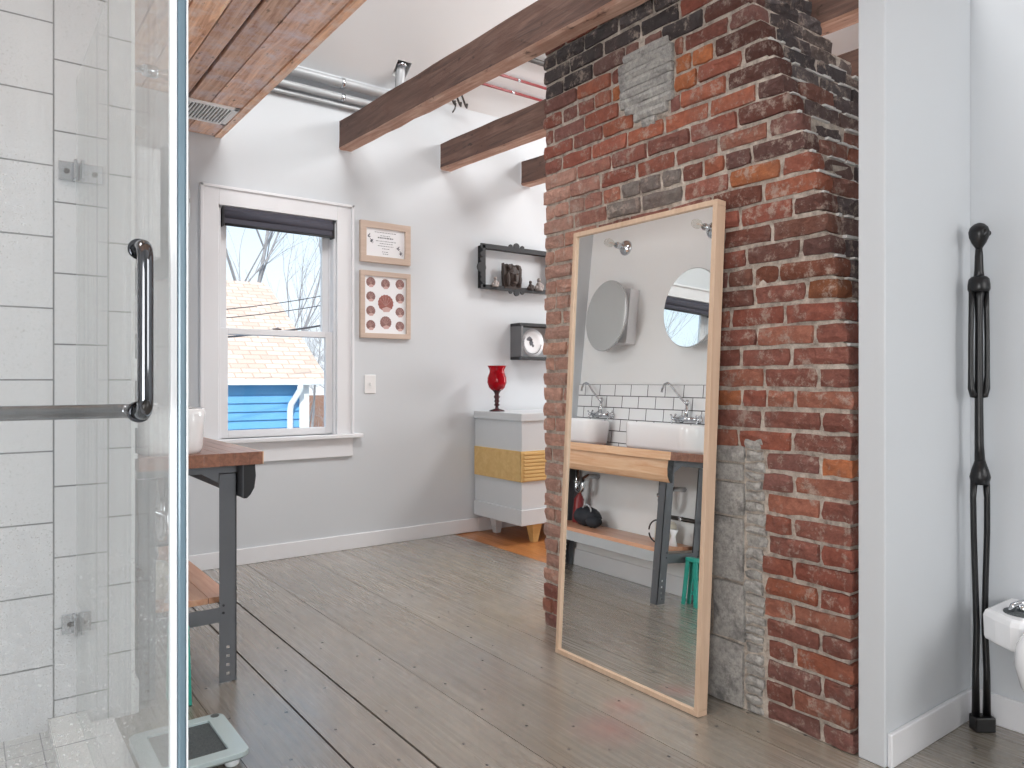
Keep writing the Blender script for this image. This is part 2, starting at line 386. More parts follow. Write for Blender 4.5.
def struct(name, bm, mat, label=None, cat=None, bevel=0.0):
    o = obj(name, bm, mat, None, bevel); o['kind'] = 'structure'
    if label: o['label'] = label
    if cat: o['category'] = cat
    return o
def B(*boxes):
    bm = bmesh.new()
    for b in boxes: box(bm, *b)
    return bm
rnd = random.Random(7)
def tint_layer(bm): return bm.loops.layers.float_color.new('tint')
def paint(fs, lay, c):
    for f in fs:
        for l in f.loops: l[lay] = c

# ================================================================== ROOM SHELL
YW, XL, XR, YB = 4.93, -1.5, 7.0, -2.5     # window wall, left wall, right wall, rear wall
Z0, SL, YR = 3.36, 0.87, 1.6               # roof slope starts at Z0 on the window wall
ZR = Z0+SL*(YW-YR)
# grey planks
bm = bmesh.new(); lay = tint_layer(bm)
joints = [XL, -1.2, -0.9, -0.62, -0.36, -0.1, 0.16, 0.42, 0.70, 0.965, 1.18, 1.475, 1.855, 2.14, 2.47, 2.80, 3.075]
GAPW = {0.965: 0.004, 1.18: 0.0045, 1.475: 0.0015}
for a, b in zip(joints, joints[1:]):
    ga = GAPW.get(a, 0.0012); gb = GAPW.get(b, 0.0012)
    v, fs = box(bm, a+ga, b-gb, YB, YW, -0.03, 0.0)
    s = rnd.uniform(0.9, 1.08); paint(fs, lay, (s, s*rnd.uniform(0.98, 1.01), s*rnd.uniform(0.96, 1.02), 1))
v, fs = box(bm, XL, 3.075, YB, YW, -0.05, -0.0301, 1)
struct('floor', bm, [M['floor'], M['gap']], 'grey-brown painted wide plank floor', 'floor')
bm = bmesh.new()
x = 3.076
while x < XR:
    box(bm, x, min(x+0.118, XR), YB, YW, -0.04, -0.006); x += 0.12
box(bm, 3.076, XR, YB, YW, -0.06, -0.041)
struct('floor', bm, M['orange'], 'orange-brown hardwood floor beneath the grey chest', 'floor')
# window wall with its opening
WX0, WX1, WZ0, WZ1 = 1.30, 2.10, 0.825, 2.33
struct('wall_window', B((XL, WX0, YW, YW+0.13, -0.05, Z0), (WX1, XR, YW, YW+0.13, -0.05, Z0), (WX0, WX1, YW, YW+0.13, -0.05, WZ0), (WX0, WX1, YW, YW+0.13, WZ1, Z0)), M['wall'])
# gable walls left and right, rear wall
ZB = ZR-SL*(YR-YB)
for nm, x0, x1 in (('wall_left', XL-0.1, XL), ('wall_right', XR, XR+0.1)):
    bm = bmesh.new(); prism(bm, [(YB, -0.05), (YW, -0.05), (YW, Z0), (YR, ZR), (YB, ZB)], 0, x0, x1); struct(nm, bm, M['wall'])
struct('wall_rear', B((XL, XR, YB-0.1, YB, -0.05, ZB)), M['wall'])
# sloped ceiling with the square pipe opening
HX0, HX1, HY0, HY1 = 2.50, 2.61, 4.755, 4.85
def zc(y): return Z0+SL*(YW-y)
bm = bmesh.new()
for x0, x1, y0, y1 in ((XL, HX0, YR, YW), (HX1, XR, YR, YW), (HX0, HX1, HY1, YW), (HX0, HX1, YR, HY0)):
    prism(bm, [(y0, zc(y0)), (y1, zc(y1)), (y1, zc(y1)+0.12), (y0, zc(y0)+0.12)], 0, x0, x1)
prism(bm, [(YR, ZR), (YB, ZB), (YB, ZB+0.12), (YR, ZR+0.12)], 0, XL, XR)
prism(bm, [(HY0-.02, zc(HY0)+.125), (HY1+.02, zc(HY1)+.125), (HY1+.02, zc(HY1)+.3), (HY0-.02, zc(HY0)+.3)], 0, HX0-.02, HX1+.02, 1)
struct('ceiling', bm, [M['ceil'], M['gap']], 'white sloped ceiling', 'ceiling')
# partition beside the chimney and the wall running back from its corner
HP = 2.66
struct('wall_partition', B((2.288, 2.90, 1.15, 1.236, 0, HP)), M['wall'], bevel=0.004)
struct('wall_corner', B((2.90, 3.0, YB, 1.245, -0.05, HP)), M['wall'])
# tiled shower wall, vanity wall, jog beside the window
struct('wall_shower', B((XL, 0.478, 2.95, 3.05, 0, 2.76)), M['showertile'])
struct('wall_vanity', B((0.39, 0.49, 3.05, YW, 0, 2.76), (0.478, 0.49, 2.948, 3.06, 0, 2.76)), M['wallwhite'])
struct('wall_jog', B((0.49, 0.97, 4.32, YW, 0, 2.76)), M['wall'])
# plank soffit over shower and vanity
bm = bmesh.new(); lay = tint_layer(bm)
jx = [XL, -1.3, -1.05, -0.8, -0.55, -0.3, -0.05, 0.15, 0.33, 0.47, 0.62, 0.75, 0.88, 0.985, 1.105, 1.275, 1.325]
for i, (a, b) in enumerate(zip(jx, jx[1:])):
    y = 0.5
    cuts = [rnd.uniform(1.6, 2.6), YW]
    for yc in cuts:
        e = yc-0.002 if yc < YW else YW-rnd.uniform(0.0, 0.012)
        v, fs = box(bm, a+(0.003 if i != 13 else 0.007), b-(0.004 if i != 12 else 0.010), y, e, 2.764+(0 if i < 15 else -0.004), 2.79)
        s = rnd.uniform(0.85, 1.2); k = rnd.uniform(-0.08, 0.08); paint(fs, lay, (s*(1+k*.4), s, s*(1-k), 1)); y = yc+0.002
v, fs = box(bm, XL, 1.322, 0.5, YW, 2.7905, 2.84, 1)
struct('ceiling', bm, [M['soffit'], M['gap']], 'weathered wooden plank soffit over the shower and vanity', 'ceiling', bevel=0.0015)
# baseboards
def baseboard(nm, bx, t=0.0): struct(nm, B(bx), M['white'], bevel=0.004)
baseboard('baseboard_window', (0.97, 3.3, YW-0.016, YW, 0, 0.105))
baseboard('baseboard_hall', (3.3, XR, YW-0.016, YW, -0.006, 0.105))
baseboard('baseboard_vanity', (0.49, 0.504, 2.948, 4.32, 0, 0.12))
baseboard('baseboard_partition', (2.30, 2.90, 1.134, 1.15, 0, 0.105))
baseboard('baseboard_corner', (2.884, 2.90, YB, 1.134, 0, 0.105))
# shower floor, curb, threshold, subway splashback
struct('floor', B((XL, 0.227, 0.9, 2.95, 0.001, 0.012)), M['floortile'], 'small square tiled shower floor', 'floor')
struct('trim_1', B((0.227, 0.338, 1.3, 2.95, 0.001, 0.055), (0.223, 0.227, 1.3, 2.95, 0.012, 0.057)), M['curbtile'], 'tiled shower curb', 'trim', 0.002)
struct('trim_2', B((0.34, 0.42, 1.3, 2.93, 0.0, 0.014)), M['white2'], 'white stone threshold', 'trim', 0.002)
struct('trim_3', B((0.49, 0.499, 2.95, 4.32, 0.92, 1.3695)), M['subway'], 'white subway tile splashback with dark grout', 'splashback')

# ================================================================== WINDOW
win = bpy.data.objects.new('window_1', None); COL.objects.link(win); win.location = (1.70, YW, WZ0); win['kind'] = 'structure'
cx0, cx1, cz1 = 1.186, 2.226, 2.452
bm = B((cx0, WX0, YW-0.022, YW, WZ0, cz1), (WX1, cx1, YW-0.022, YW, WZ0, cz1), (WX0, WX1, YW-0.022, YW, WZ1, cz1))
for a in ((cx0, cx0+0.018, YW-0.034, YW-0.02, WZ0, cz1), (cx1-0.018, cx1, YW-0.034, YW-0.02, WZ0, cz1), (cx0, cx1, YW-0.034, YW-0.02, cz1-0.018, cz1)): box(bm, *a)
obj('casing', bm, M['white'], win, 0.003)
obj('window_sill', B((1.13, 2.285, YW-0.06, YW+0.05, WZ0-0.028, WZ0)), M['white'], win, 0.005)
obj('apron', B((1.19, 2.222, YW-0.02, YW, 0.665, WZ0-0.03)), M['white'], win, 0.003)
obj('jamb', B((WX0, WX0+0.018, YW, YW+0.13, WZ0, WZ1), (WX1-0.018, WX1, YW, YW+0.13, WZ0, WZ1), (WX0, WX1, YW, YW+0.13, WZ1-0.018, WZ1),
              (WX0, WX1, YW+0.05, YW+0.15, WZ0-0.02, WZ0+0.012), (WX0+0.018, WX0+0.028, YW+0.056, YW+0.066, WZ0, WZ1), (WX1-0.028, WX1-0.018, YW+0.056, YW+0.066, WZ0, WZ1)), M['white'], win, 0.002)
def sash(name, y0, y1, z0, z1, st, bot, top):
    s = obj(name, B((WX0+0.018, WX0+0.018+st, y0, y1, z0, z1), (WX1-0.018-st, WX1-0.018, y0, y1, z0, z1),
                    (WX0+0.018+st, WX1-0.018-st, y0, y1, z0, z0+bot), (WX0+0.018+st, WX1-0.018-st, y0, y1, z1-top, z1)), M['white'], win, 0.003)
    bm = B((WX0+0.018+st-.005, WX1-0.018-st+.005, (y0+y1)/2-0.002, (y0+y1)/2+0.002, z0+bot-.005, z1-top+.005))
    me = obj('window_pane', bm, M['glass'], s)
    return s
sash('lower_sash', YW+0.018, YW+0.052, WZ0+0.002, 1.545, 0.05, 0.05, 0.04)
sash('upper_sash', YW+0.07, YW+0.104, 1.505, WZ1-0.018, 0.055, 0.04, 0.045)
obj('sash_lock', B((1.66, 1.72, YW+0.02, YW+0.045, 1.545, 1.556), (1.683, 1.697, YW+0.012, YW+0.03, 1.552, 1.562)), M['chrome'], win, 0.002)

t_ = thing('roller_shade', 'dark charcoal roller shade rolled up at the top of the window', 'blind', (1.70, YW-0.01, 2.21))
bm = bmesh.new(); lathe(bm, [(0.034, 0), (0.034, 0.735)], (1.335, YW+0.006, 2.278), 'X', 24); obj('roll', bm, M['shade'], t_)
bm = B((1.335, 2.07, YW-0.014, YW-0.008, 2.215, 2.325)); obj('shade_fabric', bm, M['shade'], t_, 0.002)
for x in (1.322, 2.07): obj('bracket', B((x, x+0.013, YW-0.022, YW+0.04, 2.20, 2.325)), M['blackm'], t_, 0.002)
bm = bmesh.new(); lathe(bm, [(0.009, 0), (0.009, 0.73)], (1.34, YW-0.012, 2.21), 'X', 10); obj('bottom_bar', bm, M['blackm'], t_)

# ================================================================== CHIMNEY
CX = 2.28
def interp(tab, z):
    if z <= tab[0][0]: return tab[0][1]
    for (a, b), (c, d) in zip(tab, tab[1:]):
        if z <= c: return b+(d-b)*(z-a)/(c-a)
    return tab[-1][1]
EDGE = [(0, 1.252), (1.15, 1.252), (1.31, 1.268), (1.5, 1.30), (1.72, 1.334), (1.87, 1.376), (2.06, 1.435), (2.30, 1.527), (2.56, 1.626), (2.9, 1.70), (3.3, 1.72)]
BACK = [(0, 3.02), (2.36, 3.02), (2.42, 2.96), (2.50, 2.86), (2.56, 2.77), (2.66, 2.72), (6, 2.72)]
YLFT = 2.82
def inpoly(p, poly):
    c = False; j = len(poly)-1
    for i in range(len(poly)):
        (xi, yi), (xj, yj) = poly[i], poly[j]
        if (yi > p[1]) != (yj > p[1]) and p[0] < (xj-xi)*(p[1]-yi)/(yj-yi)+xi: c = not c
        j = i
    return c
PA = [(2.31, 2.57), (2.18, 2.61), (2.0, 2.58), (2.0, 2.33), (2.13, 2.25), (2.29, 2.37)]
PB = [(2.33, 2.09), (2.0, 2.07), (2.0, 1.91), (2.33, 1.9)]
PC = [(2.3, 0.98), (1.62, 0.98), (1.575, 0.80), (1.60, 0.6), (1.57, 0.3), (1.575, 0.0), (2.3, 0.0)]
chim = thing('brick_chimney', 'tall old red brick chimney behind the leaning mirror, slanting in at upper right', 'chimney', (CX+0.35, 2.0, 0))
bm = bmesh.new(); lay = tint_layer(bm); cr2 = random.Random(21)
def rough_brick(x0, x1, y0, y1, z0, z1, col, jit=0.004):
    """a brick with worn, uneven faces"""
    n = 3; vs = {}
    def P(i, j, k):
        key = (i, j, k)
        if key not in vs:
            p = Vector((x0+(x1-x0)*i/n, y0+(y1-y0)*j/n, z0+(z1-z0)*k/n))
            nn = noise.noise_vector(p*23.0)*jit*1.5
            e = sum(1 for q in (i, j, k) if q in (0, n))
            cen = Vector(((x0+x1)/2, (y0+y1)/2, (z0+z1)/2))
            sh = (cen-p).normalized()*(0.0035 if e >= 2 else 0) + (cen-p).normalized()*(0.003 if e == 3 else 0)
            vs[key] = bm.verts.new(p+nn+sh+Vector((cr2.uniform(-jit, jit)*.35, cr2.uniform(-jit, jit)*.5, cr2.uniform(-jit, jit)*.4)))
        return vs[key]
    fs = []
    for a in range(n):
        for b in range(n):
            for q in (((0, a, b), (0, a+1, b), (0, a+1, b+1), (0, a, b+1)), ((n, a, b), (n, a+1, b), (n, a+1, b+1), (n, a, b+1)),
                      ((a, 0, b), (a+1, 0, b), (a+1, 0, b+1), (a, 0, b+1)), ((a, n, b), (a+1, n, b), (a+1, n, b+1), (a, n, b+1)),
                      ((a, b, 0), (a+1, b, 0), (a+1, b+1, 0), (a, b+1, 0)), ((a, b, n), (a+1, b, n), (a+1, b+1, n), (a, b+1, n))):
                f = bm.faces.new([P(*c) for c in q]); f.smooth = False; fs.append(f)
    paint(fs, lay, col)
REDS = [(178, 104, 82), (166, 96, 78), (186, 110, 82), (156, 98, 84), (170, 108, 92), (150, 92, 78), (182, 118, 96), (156, 106, 96)]
def brick_col(y, z, side=False):
    c = cr2.choice(REDS); u = cr2.random()
    if u < 0.05: c = (204, 124, 78)
    if 2.55 < z < 2.8 and y > 1.9 and not side: c = (80, 72, 72) if z > 2.62+0.04*math.sin(y*9) else (140, 100, 90)
    if not side and inpoly((y, z), PB): c = (140, 132, 126)
    if not side and y > 2.45 and 0.2 < z < 2.2 : 
        k = min(1, (y-2.35)/0.3)*0.85; c = tuple(a*(1-k)+b*k for a, b in zip(c, (214, 172, 154)))
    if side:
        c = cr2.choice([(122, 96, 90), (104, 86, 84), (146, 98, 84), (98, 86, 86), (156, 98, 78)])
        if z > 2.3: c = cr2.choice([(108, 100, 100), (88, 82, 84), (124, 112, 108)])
    elif z > 1.5 and y < 1.75 and cr2.random() < 0.55: c = tuple(v*0.72 for v in c)
    s = cr2.uniform(0.82, 1.12)
    q = lin(tuple(min(255, v) for v in c)); return (q[0]*s, q[1]*s, q[2]*s, 1)
CH, BH = 0.0735, 0.0615
k = 0
while k*CH < 4.55:
    z0 = k*CH+0.004; z1 = z0+BH; zm = (z0+z1)/2
    yr = interp(EDGE, zm)+cr2.uniform(-0.006, 0.006); xb = interp(BACK, zm)
    header = (k % 6 == 3)
    y = yr; first = True
    ln0 = [0.105, 0.205][k % 2]
    while y < YLFT-0.02:
        ln = ln0 if first else (0.10 if header else 0.205)*cr2.uniform(0.93, 1.07); first = False
        y1 = min(y+ln, YLFT+cr2.uniform(-0.01, 0.008))
        if YLFT-y1 < 0.05: y1 = YLFT+cr2.uniform(-0.01, 0.008)
        ym = (y+y1)/2
        hole = None
        for poly in (PA, PC):
            ys_ = [yy/100 for yy in range(150, 240) if inpoly((yy/100, zm), poly)]
            if ys_: hole = (min(ys_)-0.012, max(ys_)+0.012)
        if hole and y1 > hole[0] and y < hole[1]:
            if hole[0]-y > 0.03: rough_brick(CX+cr2.uniform(-.004, .004), CX+0.1, y, hole[0], z0, z1, brick_col(ym, zm))
            if y1-hole[1] > 0.03: rough_brick(CX+cr2.uniform(-.004, .004), CX+0.1, hole[1], y1, z0, z1, brick_col(ym, zm))
            y = y1+0.011; continue
        ox = cr2.uniform(-0.005, 0.006)
        if zm > 1.4 and cr2.random() < 0.08: ox += 0.008
        rough_brick(CX+ox, CX+0.1, y+0.0, y1-0.0, z0+cr2.uniform(-.002, .002), z1+cr2.uniform(-.002, .002), brick_col(ym, zm))
        y = y1+0.011
    # right (slanting) side and far side
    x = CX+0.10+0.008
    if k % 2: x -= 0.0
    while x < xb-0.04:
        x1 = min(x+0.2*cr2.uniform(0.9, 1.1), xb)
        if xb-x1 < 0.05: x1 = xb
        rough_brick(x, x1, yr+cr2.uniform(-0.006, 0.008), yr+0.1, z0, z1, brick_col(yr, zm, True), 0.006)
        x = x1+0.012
    x = CX+0.10+0.008
    while x < xb-0.04:
        x1 = min(x+0.2*cr2.uniform(0.9, 1.1), xb)
        rough_brick(x, x1, YLFT-0.1, YLFT+cr2.uniform(-0.006, 0.006), z0, z1, brick_col(2.0, zm))
        x = x1+0.012
    k += 1
obj('bricks', bm, M['brick'], chim)
bm = bmesh.new(); rough_ledge = []
for k in range(int(4.55/CH)+1):
    zm = k*CH+0.03; yr = interp(EDGE, zm); xb = interp(BACK, zm)
    n = 10
    box(bm, CX+0.0125, xb-0.012, yr+0.014, YLFT-0.006, k*CH, (k+1)*CH)
    if 1.2 < zm < 2.45:
        x = CX+0.02
        while x < xb-0.1:
            x2 = x+cr2.uniform(0.015, 0.06)
            if cr2.random() < 0.6: rough_ledge.append((x, min(x2, xb), yr+cr2.uniform(-0.002, 0.005), yr+0.03, k*CH+cr2.uniform(0.064, 0.067), k*CH+cr2.uniform(0.070, 0.075)))
            x = x2
for a_ in rough_ledge: box(bm, *a_, 1)
obj('mortar', bm, [M['mortar'], plain('lime_bloom', (222, 220, 216), 0.9, var=0.2, scale=60, bmp=0.6)], chim)
# grey blocks low behind the mirror, scored plaster patch high up
bm = bmesh.new(); lay = tint_layer(bm)
def slab(x0, poly, dx, n_cuts=0):
    pass
zb = [0.0, 0.24, 0.46, 0.70, 0.83, 0.90, 0.965]
for i, (a, b) in enumerate(zip(zb, zb[1:])):
    for (ya, yb) in (((1.665, 1.97), (1.982, 2.30)) if i % 2 == 0 else ((1.66, 1.80), (1.812, 2.12), (2.132, 2.30))):
        rough_brick(CX-0.004, CX+0.1, ya, yb-0.002, a+0.003, b-0.004, (1, 1, 1, 1), 0.003)
z = 0.0
while z < 0.97:
    h = cr2.uniform(0.03, 0.048); rough_brick(CX+cr2.uniform(-.004, .004), CX+0.09, 1.578+cr2.uniform(-.012, .012), 1.658, z+0.003, z+h-0.003, (1, 1, 1, 1), 0.006); z += h
obj('concrete_blocks', bm, M['block'], chim)['label'] = 'grey concrete block infill'
bm = bmesh.new()
z = 2.26
while z < 2.60:
    ys = []
    yy = 1.98
    while yy < 2.34:
        if inpoly((yy, z+0.018), PA): ys.append(yy)
        yy += 0.01
    if ys:
        lay2 = bm.loops.layers.float_color.get('tint') or tint_layer(bm)
        a, b = min(ys), max(ys); n = 6
        vs = []
        for i in range(n+1):
            y = a+(b-a)*i/n
            vs.append([bm.verts.new((CX-0.002+cr2.uniform(-.003, .003), y, z+cr2.uniform(-.002, .002))), bm.verts.new((CX-0.008+cr2.uniform(-.003, .003), y, z+0.018)),
                       bm.verts.new((CX-0.006+cr2.uniform(-.003, .003), y, z+0.034+cr2.uniform(-.002, .002))), bm.verts.new((CX+0.05, y, z+0.036)), bm.verts.new((CX+0.05, y, z-0.002))])
        for A, C in zip(vs, vs[1:]):
            for q in range(5): bm.faces.new((A[q], A[(q+1) % 5], C[(q+1) % 5], C[q]))
        bm.faces.new(vs[0]); bm.faces.new(vs[-1])
    z += 0.038
obj('plaster_patch', bm, M['block'], chim)['label'] = 'grey scored plaster patch'

# ================================================================== CEILING BEAMS
def beam(x0, x1, label, z_w=2.838, h=0.198, y1=YB):
    t = thing('ceiling_beam', label, 'beam', ((x0+x1)/2, YW, z_w), 'exposed ceiling beams')
    bm = bmesh.new(); n = 40; rr = random.Random(int(x0*100)); rings = []
    for i in range(n+1):
        y = YW+(y1-YW)*i/n; zb = z_w-0.035*(YW-y)
        j = lambda: rr.uniform(-0.003, 0.003)
        zs = [(x0+j(), zb+h+j()), (x0+j(), zb+h*.5), (x0+j(), zb+0.012+j()), (x0+0.010+j(), zb+j()), (x1-0.008+j(), zb+j()), (x1+j(), zb+0.01), (x1+j(), zb+h*.5), (x1+j(), zb+h+j())]
        rings.append([bm.verts.new((a, y, b)) for a, b in zs])
    for A, C in zip(rings, rings[1:]):
        for q in range(8):
            f = bm.faces.new((A[q], A[(q+1) % 8], C[(q+1) % 8], C[q])); f.material_index = 1 if q in (2, 3, 4) else 0
    bm.faces.new(rings[0]); bm.faces.new(rings[-1])
    obj('timber', bm, [M['beam'], M['beamb']], t)
    bm = bmesh.new()
    for a in ((x0-0.004, x0, YW-0.006, YW, z_w-0.004, z_w+h+.004), (x0-0.004, x1+.004, YW-0.006, YW, z_w-0.006, z_w)): box(bm, *a)
    obj('plaster_collar', bm, M['white'], t)
beam(2.124, 2.222, 'dark aged ceiling beam nearest the camera, passing in front of the chimney top')
beam(2.954, 3.054, 'middle dark aged ceiling beam running behind the chimney')
beam(3.742, 3.842, 'furthest dark aged ceiling beam, a short stub left of the chimney')

# ================================================================== VENT, PIPES
t_ = thing('ceiling_vent', 'white rectangular air vent grille in the plank soffit', 'vent', (1.13, 4.5, 2.764))
vx0, vx1, vy0, vy1 = 0.96, 1.265, 4.33, 4.65
obj('frame', B((vx0, vx1, vy0, vy0+0.03, 2.752, 2.7635), (vx0, vx1, vy1-0.03, vy1, 2.752, 2.7635), (vx0, vx0+0.03, vy0, vy1, 2.752, 2.7635), (vx1-0.03, vx1, vy0, vy1, 2.752, 2.7635)), M['vent'], t_, 0.003)
obj('backing', B((vx0+.03, vx1-.03, vy0+.03, vy1-.03, 2.760, 2.7635)), M['blackm'], t_)
x = vx0+0.042
while x < vx1-0.035:
    obj('slat', B((x, x+0.007, vy0+.03, vy1-.03, 2.750, 2.760)), M['vent'], t_); x += 0.0185

def pipe(name, label, cat, pts, r, mat, group=None, seg=14, rings=(), ringmat=None):
    base = thing(name, label, cat, pts[0], group)
    bm = bmesh.new(); tube(bm, pts, r, seg); obj('tube', bm, mat, base)
    for (p, d) in rings:
        bm = bmesh.new(); tube(bm, [Vector(p)-Vector(d)*0.012, Vector(p)+Vector(d)*0.012], r*1.12, seg); obj('clamp', bm, ringmat or M['chrome'], base)
    return base
def bend(p0, p1, p2, r, n=6):
    p0, p1, p2 = map(Vector, (p0, p1, p2)); a = p1+(p0-p1).normalized()*r; b = p1+(p2-p1).normalized()*r
    return [tuple((1-t)**2*a+2*t*(1-t)*p1+t*t*b) for t in [i/n for i in range(n+1)]]
duct_xyz = (2.555, 4.80)
pipe('metal_duct', 'large galvanised pipe along the top of the window wall, turning up into the ceiling hole', 'pipe',
     [(1.0, 4.865, 3.285)]+bend((1.0, 4.865, 3.285), (2.555, 4.865, 3.285), (2.555, 4.80, 3.42), 0.06)+[(2.555, 4.80, 3.72)], 0.034, M['galv'], 'wall pipes',
     rings=[((2.12, 4.865, 3.285), (1, 0, 0)), ((2.555, 4.80, 3.50), (0, 0, 1))])
pipe('metal_duct', 'lower galvanised round pipe just beneath the larger one on the window wall', 'pipe', [(1.0, 4.885, 3.195), (2.62, 4.885, 3.195)], 0.025, M['galv'], 'wall pipes', rings=[((2.13, 4.885, 3.195), (1, 0, 0))])
pipe('metal_duct', 'thin galvanised conduit lowest on the window wall below the two pipes', 'pipe', [(1.0, 4.905, 3.145), (2.62, 4.905, 3.145)], 0.014, M['galv'], 'wall pipes')
def roofp(px_x, y, off): return (px_x, y, zc(y)-off)
for i, (y, off, nm, lab) in enumerate(((4.72, 0.045, 'red_pipe', 'lower of the two thin red pipes under the sloped ceiling'), (4.64, 0.045, 'red_pipe', 'upper of the two thin red pipes under the sloped ceiling'))):
    z = zc(y)-off
    pipe(nm, lab, 'pipe', [(3.02, y, zc(y)+0.02)]+bend((3.02, y, zc(y)), (3.02, y, z), (3.3, y, z), 0.02)+[(4.3, y, z)], 0.011, M['red'], 'red pipes', rings=[((3.5, y, z), (1, 0, 0))])
for i, (y, off, lab) in enumerate(((4.50, 0.05, 'lower of the two dark pipes left of the chimney top'), (4.42, 0.05, 'upper of the two dark pipes left of the chimney top'))):
    z = zc(y)-off
    pipe('dark_pipe', lab, 'pipe', [(3.36, y, zc(y)+0.02)]+bend((3.36, y, zc(y)), (3.36, y, z), (3.6, y, z), 0.03)+[(4.3, y, z)], 0.020, M['darkpipe'], 'dark pipes')
t_ = thing('cable_hooks', 'cluster of curled metal conduit hooks hanging between the first two beams', 'conduit', (2.95, 4.84, 3.4))
for i in range(3):
    x = 2.99+i*0.055; y = 4.83
    bm = bmesh.new(); tube(bm, [(x, y, zc(y)+0.01), (x-0.012, y-0.005, 3.41), (x+0.002, y-0.01, 3.37), (x+0.02, y-0.008, 3.335), (x+0.035, y, 3.328), (x+0.04, y+0.004, 3.36)], 0.008, 8)
    obj('hook', bm, M['darkpipe'], t_)
bm = bmesh.new(); tube(bm, [(3.03, 4.82, 3.335), (3.02, 4.82, 3.29), (3.00, 4.82, 3.26)], 0.006, 8); obj('tail', bm, M['darkpipe'], t_)

# ================================================================== LEANING MIRROR
TILT = 0.058
mir = thing('floor_mirror', 'tall oak-framed floor mirror leaning against the brick chimney', 'mirror', (2.092, 2.112, 0.0))
mir.rotation_euler = (0, TILT, 0)
hw, hh, fd, fw_ = 0.396, 1.868, 0.050, 0.020
zoff = 0.002
bm = bmesh.new()
box(bm, 0, fd, -hw, hw, zoff, zoff+fw_); box(bm, 0, fd, -hw, hw, hh-fw_, hh)
box(bm, 0, fd, -hw, -hw+fw_, zoff+fw_, hh-fw_); box(bm, 0, fd, hw-fw_, hw, zoff+fw_, hh-fw_)
obj('frame', bm, M['oak'], mir, 0.0015, local=True)
bm = B((0.010, 0.016, -hw+fw_-.004, hw-fw_+.004, zoff+fw_-.004, hh-fw_+.004)); obj('mirror_glass', bm, M['mirror'], mir, local=True)
bm = B((0.030, 0.036, -hw+fw_, hw-fw_, zoff+fw_, hh-fw_)); obj('backing_board', bm, M['oak'], mir, local=True)

# ================================================================== VANITY WORKBENCH
VY0, VY1, VX0, VX1, VZ = 2.95, 4.31, 0.49, 0.953, 0.92
van = thing('vanity_workbench', 'workbench vanity with butcher-block top and grey steel legs', 'vanity', (0.70, 3.6, 0))
bm = bmesh.new(); n = 8
for i in range(n):
    a = VX0+0.012+(VX1-VX0-0.012)*i/n; b = VX0+0.012+(VX1-VX0-0.012)*(i+1)/n
    box(bm, a, b-(0.004 if i == n-1 else 0), VY0, VY1, VZ-0.05, VZ, 0)
box(bm, VX1-0.0039, VX1, VY0, VY1, VZ-0.05, VZ, 1)
obj('countertop', bm, [M['counter'], M['counterf']], van, 0.0015)
FB = [(0.884, 0.869), (0.928, 0.869), (0.931, 0.82), (0.925, 0.775), (0.910, 0.748), (0.896, 0.735), (0.884, 0.735)]
bm = bmesh.new(); prism(bm, FB, 1, VY0+0.035, VY1); obj('front_board', bm, M['counterf'], van)
bm = bmesh.new(); prism(bm, FB, 1, VY0+0.028, VY0+0.0349); obj('board_end_cap', bm, M['blackm'], van)
obj('board_backing', B((0.8806, 0.8837, VY0+0.03, VY1, 0.737, 0.868)), M['steel'], van)
def leg(x0, x1, ya, sgn):
    """folded sheet steel leg: a side web with slots and a front flange"""
    bm = bmesh.new(); e = 0.004; y0, y1 = (ya, ya+e) if sgn > 0 else (ya-e, ya)
    xm0, xm1 = (x0+x1)/2-0.007, (x0+x1)/2+0.007
    box(bm, x0, xm0, y0, y1, 0.004, 0.83); box(bm, xm1, x1, y0, y1, 0.004, 0.83)
    z = 0.004
    for s in (0.03, 0.065, 0.10, 0.135):
        box(bm, xm0, xm1, y0, y1, z, s); z = s+0.012
    box(bm, xm0, xm1, y0, y1, z, 0.83)
    fy0, fy1 = (ya, ya+0.055) if sgn > 0 else (ya-0.055, ya)
    fx = x1 if x1 > 0.7 else x0
    box(bm, (x1-e) if x1 > 0.7 else x0, x1 if x1 > 0.7 else x0+e, fy0, fy1, 0.0, 0.83)
    return obj('leg', bm, M['steel'], van)
for ya, sgn in ((VY0+0.085, 1), (VY1-0.05, -1)):
    for x0, x1 in ((0.806, 0.872), (0.515, 0.575)):
        lg = leg(x0, x1, ya, sgn)
        for z in (0.28, 0.31):
            bm = bmesh.new(); lathe(bm, [(0.005, 0), (0.005, 0.003)], ((x0+x1)/2-.018, ya-0.0035 if sgn > 0 else ya+.0005, z), 'Y', 8)
            obj('bolt', bm, M['blackm'], lg)
    yy0, yy1 = (ya+0.004, ya+0.03) if sgn > 0 else (ya-0.03, ya-0.004)
    obj('end_rail', B((0.5755, 0.8055, yy0-.004 if sgn > 0 else yy1, yy0 if sgn > 0 else yy1+.004, 0.245, 0.303)), M['steel'], van)
    obj('top_rail', B((0.515, 0.872, yy0, yy1, 0.835, 0.869)), M['steel'], van)
    bm = bmesh.new(); prism(bm, [(0.74, 0.835), (0.805, 0.835), (0.805, 0.795)], 1, yy0, yy0+0.004); obj('gusset', bm, M['steel'], van)
obj('front_rail', B((0.868, 0.872, VY0+0.142, VY1-0.107, 0.245, 0.308)), M['galv'], van, 0.001)
bm = bmesh.new()
for i in range(4):
    a = 0.51+0.36*i/4; b = 0.51+0.36*(i+1)/4-0.002
    box(bm, a, b, VY0+0.142, VY1-0.107, 0.308, 0.332)
obj('lower_shelf', bm, M['shelfw'], van, 0.001)

